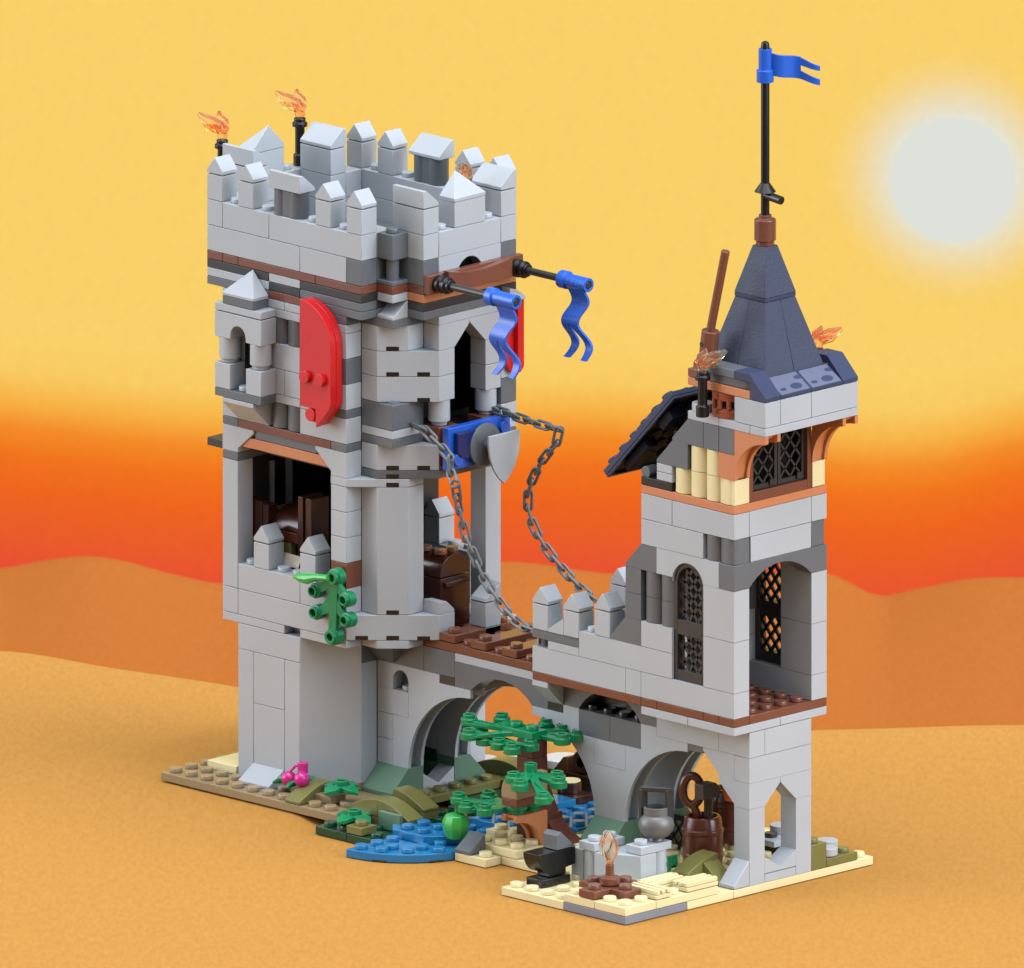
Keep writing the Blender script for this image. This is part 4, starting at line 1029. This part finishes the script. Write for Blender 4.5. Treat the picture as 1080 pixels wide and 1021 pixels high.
t = thing('campfire', 'brown cross-shaped campfire with a clear orange flame', 'campfire', (-2.5, -5.5, .8))
m = M()
m.prism([(-4, -6), (-3, -6), (-3, -7), (-2, -7), (-2, -6), (-1, -6), (-1, -5), (-2, -5), (-2, -4), (-3, -4), (-3, -5), (-4, -5)], 'xy', .82, 1.2, RB)
for x, y in ((-3.5, -5.5), (-1.5, -5.5), (-2.5, -6.5), (-2.5, -4.5)): m.stud(x, y, 1.2, RB)
m.build('log_cross', t)
m = M(); m.lathe([(.42, 0), (.48, .06), (.48, .38), (.2, .42), (.19, .95)], (-2.5, -5.5, 1.2), RB); m.build('burner', t)
m = M()
m.lathe([(.15, 0), (.18, .25), (.3, .45), (.36, .75), (.3, 1.1), (.16, 1.4), (.04, 1.6)], (-2.5, -5.5, 2.12), FL, n=14)
m.tube([(-2.75, -5.75, 2.6), (-2.8, -5.8, 3.1), (-2.7, -5.7, 3.5), (-2.6, -5.6, 3.75)], [.06, .09, .08, .05], FL); m.tube([(-2.3, -5.35, 2.5), (-2.2, -5.3, 2.9), (-2.35, -5.4, 3.4)], [.05, .08, .03], FL)
m.build('flame', t, bevel=0)

t = thing('stone_bench', 'light grey stone workbench with two studded tops holding the cauldron', 'bench', (-4.5, -3, .4))
m = M(); m.prism([(-5, -4), (-3, -3), (-3, -2), (-5, -2)], 'xy', .8, 2.0, LG); m.lathe([(.46, 0), (.46, 1.2)], (-3.5, -1.5, .8), LG); m.lathe([(.46, 0), (.46, 1.6)], (-5.5, -3.5, .4), LG); m.box(-6, -5, -3, -2, .4, 2.0, LG); m.build('block', t)
for x0, y0 in ((-6, -4), (-4, -3)):
    m = M(); m.box(x0, x0+1, y0, y0+2, 2.0, 2.4, LG); m.stud(x0+.5, y0+.5, 2.4, LG)
    if x0 == -6: m.stud(x0+.5, y0+1.5, 2.4, LG)
    m.build('bench_top', t)
t = thing('cauldron', 'round dark grey metal cauldron with a square handle on the stone bench', 'cauldron', (-3.5, -1.5, 2.4))
m = M(); m.lathe([(.36, 0), (.32, .12), (.55, .2), (.75, .42), (.83, .72), (.76, 1.02), (.6, 1.18), (.6, 1.55), (.5, 1.57), (.5, 1.0), (0, .8)], (-3.5, -1.5, 2.42), IR, n=36); m.build('pot', t, bevel=0)
m = M()
for sg in (-1, 1): m.bar((-3.5+sg*.5, -1.5+sg*.35, 3.4), (-3.5+sg*.5, -1.5+sg*.35, 4.8), .42, .18, CH)
m.bar((-4.1, -1.92, 4.78), (-2.9, -1.08, 4.78), .3, .2, CH); m.build('handle', t)

def barrel(label, at):
    x, y, z = at
    t = thing('barrel', label, 'barrel', at, 'brown barrels under the gatehouse')
    m = M(); m.lathe([(.86, 0), (.9, .15), (.93, .5), (.97, .55), (.97, .7), (.93, .75), (.95, 1.2), (.93, 1.65), (.98, 1.7), (.98, 1.85), (.92, 1.9), (.86, 2.35), (.8, 2.45), (.68, 2.45), (.68, 2.0), (0, 2.0)], (x, y, z), BAR, n=14); m.build('staves', t, bevel=.012)
    return t
barrel('near brown barrel holding a rope hook and a black hammer', (-4, 2, .4))
barrel('brown barrel further back holding a carrot, behind the gatehouse column', (-5.8, 5.6, .75))
t = thing('hammer', 'black square-headed hammer standing in the near barrel', 'tool', (-3.7, 1.8, 2.4))
m = M(); m.cyl((-3.55, 1.9, 2.42), 1.5, .2, BK); m.build('handle', t)
m = M(); m.prism([(1.3, 3.8), (2.1, 3.8), (2.5, 4.15), (2.1, 4.5), (1.3, 4.5)], 'yz', -3.85, -3.25, CH); m.build('head', t)
single('rope_hook', 'brown looped hook sticking out of the near barrel', 'hook', (-4.2, 1.9, 2.4), lambda m: m.tube([(-4.1, 1.8, 2.3), (-4.12, 1.78, 2.9), (-4.25, 1.65, 3.3)]+[(-4.3+.3*math.cos(math.radians(a)), 1.6+.3*math.cos(math.radians(a)), 4.05+.68*math.sin(math.radians(a))) for a in range(235, -100, -20)], [.2]*3+[.2]*17, BAR, n=12), bevel=0)
t = thing('carrot', 'orange carrot with a green tip in the far barrel', 'vegetable', (-5.3, 5.3, 2.9))
m = M(); m.lathe([(.45, 0), (.5, .6), (.35, 1.1), (.2, 1.2)], (-5.2, 5.2, 2.8), OR, n=14); m.build('root', t)
m = M(); m.cyl((-5.2, 5.2, 4.0), .5, .12, GN); m.build('greens', t)
def grille(label, x0, y0, axis):
    m = M(); z = .82
    m.box(x0, x0+(2 if axis == 'x' else 1), y0, y0+(1 if axis == 'x' else 2), z, z+.2, TN)
    for k in range(3):
        o = .02+k*.345
        if axis == 'x': m.box(x0, x0+2, y0+o, y0+o+.25, z+.2, z+.42, TN)
        else: m.box(x0+o, x0+o+.25, y0, y0+2, z+.2, z+.42, TN)
    tag(m.build('slatted_tile', None, (x0, y0, z)), label, 'tile', 'slatted tan tiles')
grille('slatted tan tile nearest the campfire', -2, -5, 'x')
grille('slatted tan tile on the right edge of the yard', -1, -3, 'y')
grille('slatted tan tile between the bench and the edge tile', -2.2, -4, 'y')
single('lattice_fence', 'black lattice fence lying under the gate arch behind the barrel', 'fence', (-5.5, 3, .4), lambda m: (m.box(-7.98, -7.8, 3.55, 3.8, .4, 2.0, BK), m.box(-7.8, -4.6, 3.6, 3.75, 1.75, 2.0, CH), m.box(-7.8, -4.6, 3.6, 3.75, .4, .65, CH), lattice(m, 'xz', -7.8, -4.6, .6, 1.8, 3.67, .12, CH, step=.6)), bevel=0)
single('grass_tuft', 'small green grass tuft beside the near barrel', 'plant', (-4.6, .4, .4), lambda m: (m.box(-5.2, -4.3, .3, .6, .42, .75, GN), m.box(-4.45, -4.3, .1, .7, .42, 1.2, GN)))
single('stud_plate', 'grey plate with round studs seen through the pointed window of the front column', 'plate', (-3.9, 6.7, .4), lambda m: (m.box(-4.6, -3.1, 5.7, 7.8, .8, 1.1, LG), m.box(-4.4, -3.3, 6.0, 7.6, .42, .8, BK), m.lathe([(.3, 0), (.3, .2), (0, .2)], (-3.9, 6.3, 1.1), CH), m.lathe([(.55, 0), (.55, .35), (0, .36)], (-4.2, 7.3, 1.1), LG)))
# behind the bridge: log, stump
single('log', 'brown hollow log end with a round hole, resting on a brown block behind the bridge', 'log', (-18.2, 8.9, .4), lambda m: (m.lathe([(.25, 0), (.5, 0), (.56, .06), (.56, 1.3), (.25, 1.3), (.25, 0)], (-18.2, 8.3, 1.67), DB, 'y', n=22), m.box(-19, -17.4, 8.2, 9.6, .4, 1.12, DB)))
single('bark_slope', 'brown wedge of bark leaning beside the hollow log', 'log', (-19.4, 8.8, .4), lambda m: m.prism([(-19.9, .4), (-19.02, .4), (-19.02, 1.8), (-19.3, 1.75), (-19.9, 1.1)], 'xz', 8.3, 9.3, RB))
single('stump', 'round brown stump with a pale top at the water behind the bridge', 'stump', (-17, 7, .4), lambda m: (m.lathe([(.55, 0), (.55, .5)], (-17.2, 6.6, .8), DB), m.lathe([(.52, 0), (.52, .05)], (-17.2, 6.6, 1.3), TN), m.box(-18.0, -16.2, 5.9, 7.2, .4, .8, DB), m.stud(-17.7, 6.9, .8, RB)))
# ------------------------------------------------------------------ things inside the tower
t = thing('treasure_chest', 'dark brown chest with a rounded lid inside the tower above the bridge', 'chest', (-23, 3.1, 8.4))
m = M(); m.box(-25, -21, 2.1, 4, 8.42, 10.9, DB); m.build('body', t)
m = M(); m.prism([(2.1, 10.95), (4, 10.95)]+[(3.05+.95*math.cos(math.radians(a)), 11.15+.8*math.sin(math.radians(a))) for a in range(0, 181, 15)], 'yz', -25, -21, DB); m.stud(-21.6, 2.7, 11.9, RB); m.stud(-21.6, 3.4, 11.92, RB); m.stud(-22.6, 2.7, 11.9, RB); m.build('lid', t)
m = M(); m.bar((-20.95, 2.3, 10.6), (-20.8, 3.7, 10.7), .25, .2, DB); m.build('handle', t)
t = thing('cabinet', 'dark brown wooden wall bed with a curved cover inside the tower', 'furniture', (-29, 1, 8.4))
m = M(); m.box(-30.7, -29.5, -.95, -.4, 8.42, 13.6, DB); m.box(-29.48, -29.1, -.95, -.3, 8.42, 13.5, DB); m.build('headboard', t)
m = M(); m.box(-29.1, -27.42, -.72, .5, 11.9, 12.4, BAR); m.prism([(-.66, 12.42), (.6, 12.42), (.6, 13.4)]+[(.6-1.26*math.sin(math.radians(a)), 12.45+.95*math.cos(math.radians(a))) for a in range(8, 91, 8)], 'yz', -29.1, -27.42, DB); m.build('cover', t)
m = M(); m.box(-27.4, -27.05, -.75, .5, 8.42, 14.2, DB); m.box(-27.03, -26.6, -.65, .5, 8.42, 14.15, DB); m.build('footboard', t)
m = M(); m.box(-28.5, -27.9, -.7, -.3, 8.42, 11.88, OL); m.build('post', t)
m = M(); m.hull([(-28.3, -1.0, 11.0), (-27.1, -1.0, 10.95), (-28.3, -.76, 11.42), (-27.1, -.76, 11.38), (-28.3, -1.0, 10.9), (-27.1, -1.0, 10.85), (-28.3, -.76, 11.3), (-27.1, -.76, 11.26)], PAPER)
tag(m.build('parchment', None, (-27, -.5, 10.4), bevel=0), 'pale parchment leaning behind the gallery battlement', 'paper')
single('support_block', 'dark block holding the parchment inside the gallery', 'block', (-27.7, -.9, 8.6), lambda m: m.box(-28.2, -27.2, -.98, -.78, 8.62, 10.84, CH))

# ================================================================== DUNES, SKY
def sand(name, rgb, grain):
    m = bpy.data.materials.new(name); m.use_nodes = True
    nt = m.node_tree; b = nt.nodes['Principled BSDF']; b.inputs['Roughness'].default_value = .95; b.inputs['Specular IOR Level'].default_value = .05
    tc = nt.nodes.new('ShaderNodeTexCoord')
    n = nt.nodes.new('ShaderNodeTexNoise'); n.inputs['Scale'].default_value = 4.6/S; n.inputs['Detail'].default_value = 3; n.inputs['Roughness'].default_value = .5
    mp1 = nt.nodes.new('ShaderNodeMapping'); mp1.inputs['Rotation'].default_value = (0, 0, math.radians(-45))
    mp2 = nt.nodes.new('ShaderNodeMapping'); mp2.inputs['Scale'].default_value = (1, .28, 1)   # wind ripples
    nt.links.new(tc.outputs['Object'], mp1.inputs['Vector']); nt.links.new(mp1.outputs['Vector'], mp2.inputs['Vector'])
    nt.links.new(mp2.outputs['Vector'], n.inputs['Vector'])
    r = nt.nodes.new('ShaderNodeValToRGB'); c = rgb
    r.color_ramp.elements[0].position = .3; r.color_ramp.elements[1].position = .7
    r.color_ramp.elements[0].color = tuple(x*(1-grain) for x in c)+(1,); r.color_ramp.elements[1].color = tuple(x*(1+grain) for x in c)+(1,)
    nt.links.new(n.outputs['Fac'], r.inputs['Fac']); nt.links.new(r.outputs['Color'], b.inputs['Base Color'])
    return m
def dune(name, mat, w0, w1, t0, t1, nw, nt_, hf):
    """height field; w runs across the view, t away from it"""
    vs = []; fs = []
    for j in range(nt_+1):
        for i in range(nw+1):
            w = w0+(w1-w0)*i/nw; t_ = t0+(t1-t0)*j/nt_
            X = (w-t_)/math.sqrt(2); Y = (w+t_)/math.sqrt(2)
            vs.append((X*S, Y*S, hf(w, t_)*S))
    for j in range(nt_):
        for i in range(nw):
            a = j*(nw+1)+i; fs.append((a, a+1, a+nw+2, a+nw+1))
    me = bpy.data.meshes.new(name); me.from_pydata(vs, [], fs); me.materials.append(mat)
    me.polygons.foreach_set('use_smooth', [True]*len(me.polygons)); me.update()
    o = bpy.data.objects.new(name, me); COL.objects.link(o); o['kind'] = 'structure'; return o
def interp(x, tab):
    if x <= tab[0][0]: return tab[0][1]
    n = len(tab)
    for i in range(n-1):
        (a, p), (b, q) = tab[i], tab[i+1]
        if x <= b:
            sl = lambda j: (tab[min(j+1, n-1)][1]-tab[max(j-1, 0)][1])/(tab[min(j+1, n-1)][0]-tab[max(j-1, 0)][0])
            h = b-a; k = (x-a)/h; m0, m1 = sl(i)*h, sl(i+1)*h
            return (2*k**3-3*k*k+1)*p+(k**3-2*k*k+k)*m0+(3*k*k-2*k**3)*q+(k**3-k*k)*m1
    return tab[-1][1]
crest = [(-72.6, 45.0), (-50.9, 47.2), (-33.6, 47.2), (-28.3, 43.9), (-23.1, 40.7), (-16.2, 35.6), (-11.0, 32.6), (-3.2, 31.95), (4.6, 32.4), (13.3, 33.3), (31.5, 32.5), (61.9, 36.8)]
def near_h(w, t_):
    c = interp(w, crest); e = t_-c
    X = (w-t_)/math.sqrt(2); Y = (w+t_)/math.sqrt(2)
    # ground raised to hide the shadow gap under the tower's raised plate
    dx = max(0, -38-X, X+24.5)/2.2; dy = max(0, -3.7-Y, Y-14)/5.0
    k = max(0, 1-math.hypot(dx, dy)); h0 = .36*k*k*(3-2*k)-.03
    return h0 if e < -1.5 else h0-.5*(e+1.5)**2/(e+6)
dune('sand_ground', sand('near_sand', (.345, .168, .039), .075), -90, 90, -75, 72, 240, 294, near_h)
far = [(-73.2, -13.0), (-46.9, -12.8), (-33.75, -12.05), (-31.5, -11.65), (-29.8, -11.48), (-28.05, -11.7), (-25.9, -12.3), (-23.25, -12.8), (-15.4, -12.4), (-10.4, -11.75), (-5.7, -12.3), (0, -12.5), (4.4, -12.3), (6.8, -13.35), (8.3, -13.1), (11.1, -12.55), (13.5, -12.5), (31.9, -13.0), (62.6, -12.1)]
def far_h(w, t_):
    k = max(0, 1-abs(110-t_)/26); z = -12.5+(interp(w, far)+12.5)*k*k
    return z-.16*(110-t_) if t_ < 110 else z-.35*(t_-110)
dune('far_dune', sand('far_sand', (.272, .0835, .016), .035), -110, 110, 55, 135, 440, 80, far_h)

# sky: a tall curved backdrop that glows like an evening sky, and the sun disc
def sky_mat(sun):
    m = bpy.data.materials.new('sunset_sky'); m.use_nodes = True
    nt = m.node_tree; nt.nodes.clear()
    out = nt.nodes.new('ShaderNodeOutputMaterial'); em = nt.nodes.new('ShaderNodeEmission'); nt.links.new(em.outputs[0], out.inputs['Surface'])
    geo = nt.nodes.new('ShaderNodeNewGeometry'); sep = nt.nodes.new('ShaderNodeSeparateXYZ'); nt.links.new(geo.outputs['Position'], sep.inputs[0])
    # soft wavering of the colour bands
    dt = nt.nodes.new('ShaderNodeVectorMath'); dt.operation = 'DOT_PRODUCT'; dt.inputs[1].default_value = (1/math.sqrt(2), 1/math.sqrt(2), 0)
    nt.links.new(geo.outputs['Position'], dt.inputs[0])
    wr = nt.nodes.new('ShaderNodeMapRange'); wr.inputs['From Min'].default_value = -36*S; wr.inputs['From Max'].default_value = 16*S; nt.links.new(dt.outputs['Value'], wr.inputs['Value'])
    rp = nt.nodes.new('ShaderNodeValToRGB'); rp.color_ramp.interpolation = 'B_SPLINE'; e = rp.color_ramp.elements
    tab = [(0, 0), (.06, .1), (.2, .62), (.35, .62), (.56, .38), (.7, .7), (.79, 1), (.88, .95), (.95, .4), (1, .3)]
    while len(e) < len(tab): e.new(.5)
    for q, (p, v) in zip(e, tab): q.position = p; q.color = (max(v, 0),)*3+(1,)
    nt.links.new(wr.outputs['Result'], rp.inputs['Fac'])
    wob = nt.nodes.new('ShaderNodeMath'); wob.operation = 'MULTIPLY_ADD'; wob.inputs[1].default_value = 2.6*S; wob.inputs[2].default_value = -.3*S
    nt.links.new(rp.outputs['Color'], wob.inputs[0])
    ad = nt.nodes.new('ShaderNodeMath'); nt.links.new(sep.outputs['Z'], ad.inputs[0]); nt.links.new(wob.outputs[0], ad.inputs[1])
    lo, hi = -26.43*S, -11.0*S
    mr = nt.nodes.new('ShaderNodeMapRange'); mr.inputs['From Min'].default_value = lo; mr.inputs['From Max'].default_value = hi; nt.links.new(ad.outputs[0], mr.inputs['Value'])
    ramp = nt.nodes.new('ShaderNodeValToRGB'); cr = ramp.color_ramp
    stops = [(640, (228, 74, 56)), (590, (232, 80, 52)), (550, (234, 92, 42)), (510, (238, 100, 32)), (470, (241, 115, 30)), (440, (244, 140, 40)), (410, (247, 180, 72)), (380, (249, 203, 98)), (340, (249, 208, 106)), (300, (249, 208, 105))]
    els = cr.elements
    while len(els) < len(stops): els.new(.5)
    for e, (v, c) in zip(els, stops): e.position = (640-v)/340; e.color = lin(c)+(1,)
    nt.links.new(mr.outputs['Result'], ramp.inputs['Fac'])
    # halo round the sun
    dist = nt.nodes.new('ShaderNodeVectorMath'); dist.operation = 'DISTANCE'; dist.inputs[1].default_value = sun
    nt.links.new(geo.outputs['Position'], dist.inputs[0])
    hr = nt.nodes.new('ShaderNodeMapRange'); hr.inputs['From Min'].default_value = 2.9*S; hr.inputs['From Max'].default_value = 6.3*S; hr.inputs['To Min'].default_value = 1; hr.inputs['To Max'].default_value = 0
    nt.links.new(dist.outputs['Value'], hr.inputs['Value'])
    mx = nt.nodes.new('ShaderNodeMix'); mx.data_type = 'RGBA'; mx.inputs['B'].default_value = lin((228, 228, 214))+(1,)
    hp = nt.nodes.new('ShaderNodeMath'); hp.operation = 'POWER'; hp.inputs[1].default_value = 1.9; nt.links.new(hr.outputs['Result'], hp.inputs[0])
    nt.links.new(hp.outputs[0], mx.inputs['Factor']); nt.links.new(ramp.outputs['Color'], mx.inputs['A'])
    # paper-like grain
    g = nt.nodes.new('ShaderNodeTexNoise'); g.inputs['Scale'].default_value = 2.2/S; g.inputs['Detail'].default_value = 3
    nt.links.new(geo.outputs['Position'], g.inputs['Vector'])
    gm_ = nt.nodes.new('ShaderNodeMapRange'); gm_.inputs['To Min'].default_value = .95; gm_.inputs['To Max'].default_value = 1.05; nt.links.new(g.outputs['Fac'], gm_.inputs['Value'])
    nt.links.new(mx.outputs['Result'], em.inputs['Color']); nt.links.new(gm_.outputs['Result'], em.inputs['Strength'])
    return m
R = 160; W0 = -10.1
sunp = tuple(c*S for c in ((10.36-158)/math.sqrt(2), (10.36+158)/math.sqrt(2), -5.51))
vs = []; fs = []
N = 60
for i in range(N+1):
    a = math.radians(-62+124*i/N); w = W0+R*math.sin(a); t_ = R*math.cos(a)
    for z in (-75, 60): vs.append(((w-t_)/math.sqrt(2)*S, (w+t_)/math.sqrt(2)*S, z*S))
for i in range(N): fs.append((2*i, 2*i+2, 2*i+3, 2*i+1))
me = bpy.data.meshes.new('sky'); me.from_pydata(vs, [], fs); me.materials.append(sky_mat(sunp))
o = bpy.data.objects.new('sky', me); COL.objects.link(o); o['kind'] = 'structure'
sm = bpy.data.materials.new('sun_glow'); sm.use_nodes = True; nt = sm.node_tree; nt.nodes.clear()
e_ = nt.nodes.new('ShaderNodeEmission'); e_.inputs['Color'].default_value = lin((223, 226, 218))+(1,); oo = nt.nodes.new('ShaderNodeOutputMaterial'); nt.links.new(e_.outputs[0], oo.inputs['Surface'])
m = M(); m.lathe([(2.9*math.sin(PI*k/40), -2.9*math.cos(PI*k/40)) for k in range(41)], tuple(c/S for c in sunp), sm, n=80)
so = m.build('sun', None, tuple(c/S for c in sunp), bevel=0); so['kind'] = 'structure'

# ================================================================== LIGHT
wd = bpy.data.worlds.new('World'); SC.world = wd; wd.use_nodes = True
nt = wd.node_tree; bg = nt.nodes['Background']; bg.inputs['Strength'].default_value = .96
tc = nt.nodes.new('ShaderNodeTexCoord')
base = nt.nodes.new('ShaderNodeValue'); base.outputs[0].default_value = .2
acc = base.outputs[0]
# a studio dome: even white with three broad soft boxes
for d, amp, k in (((-.68, -.63, .27), 8.6, 16), ((.85, .2, .42), 11.0, 14), ((.1, -.1, 1), 9.6, 10)):
    d = Vector(d).normalized()
    dt = nt.nodes.new('ShaderNodeVectorMath'); dt.operation = 'DOT_PRODUCT'; dt.inputs[1].default_value = d
    nt.links.new(tc.outputs['Generated'], dt.inputs[0])
    mxn = nt.nodes.new('ShaderNodeMath'); mxn.operation = 'MAXIMUM'; mxn.inputs[1].default_value = 0; nt.links.new(dt.outputs['Value'], mxn.inputs[0])
    pw = nt.nodes.new('ShaderNodeMath'); pw.operation = 'POWER'; pw.inputs[1].default_value = k; nt.links.new(mxn.outputs[0], pw.inputs[0])
    ma = nt.nodes.new('ShaderNodeMath'); ma.operation = 'MULTIPLY_ADD'; ma.inputs[1].default_value = amp
    nt.links.new(pw.outputs[0], ma.inputs[0]); nt.links.new(acc, ma.inputs[2]); acc = ma.outputs[0]
tint = nt.nodes.new('ShaderNodeVectorMath'); tint.operation = 'SCALE'; tint.inputs[0].default_value = (.945, .985, 1.045); nt.links.new(acc, tint.inputs['Scale'])
nt.links.new(tint.outputs['Vector'], bg.inputs['Color'])
wd.cycles.sampling_method = 'MANUAL'; wd.cycles.sample_map_resolution = 512

# ================================================================== CAMERA
el = math.asin(.2427); D = 8000
f = Vector((-math.cos(el)/math.sqrt(2), math.cos(el)/math.sqrt(2), -math.sin(el)))
C0 = Vector((-14.15, -.15, 17.0))
cam = bpy.data.cameras.new('camera'); co = bpy.data.objects.new('camera', cam); COL.objects.link(co)
co.location = (C0-f*D)*S; co.rotation_euler = f.to_track_quat('-Z', 'Y').to_euler()
cam.sensor_fit = 'HORIZONTAL'; cam.sensor_width = 36; cam.lens = 36*D/(1080/23.137)
cam.dof.use_dof = True; cam.dof.focus_distance = D*S; cam.dof.aperture_fstop = 5.6
cam.clip_start = (D-400)*S; cam.clip_end = (D+600)*S
SC.camera = co
SC.view_settings.view_transform = 'Standard'; SC.view_settings.look = 'None'; SC.view_settings.exposure = 0; SC.view_settings.gamma = 1
SC.view_settings.use_curve_mapping = False
SC.cycles.max_bounces = 8; SC.cycles.diffuse_bounces = 2; SC.cycles.transparent_max_bounces = 12; SC.cycles.transmission_bounces = 8
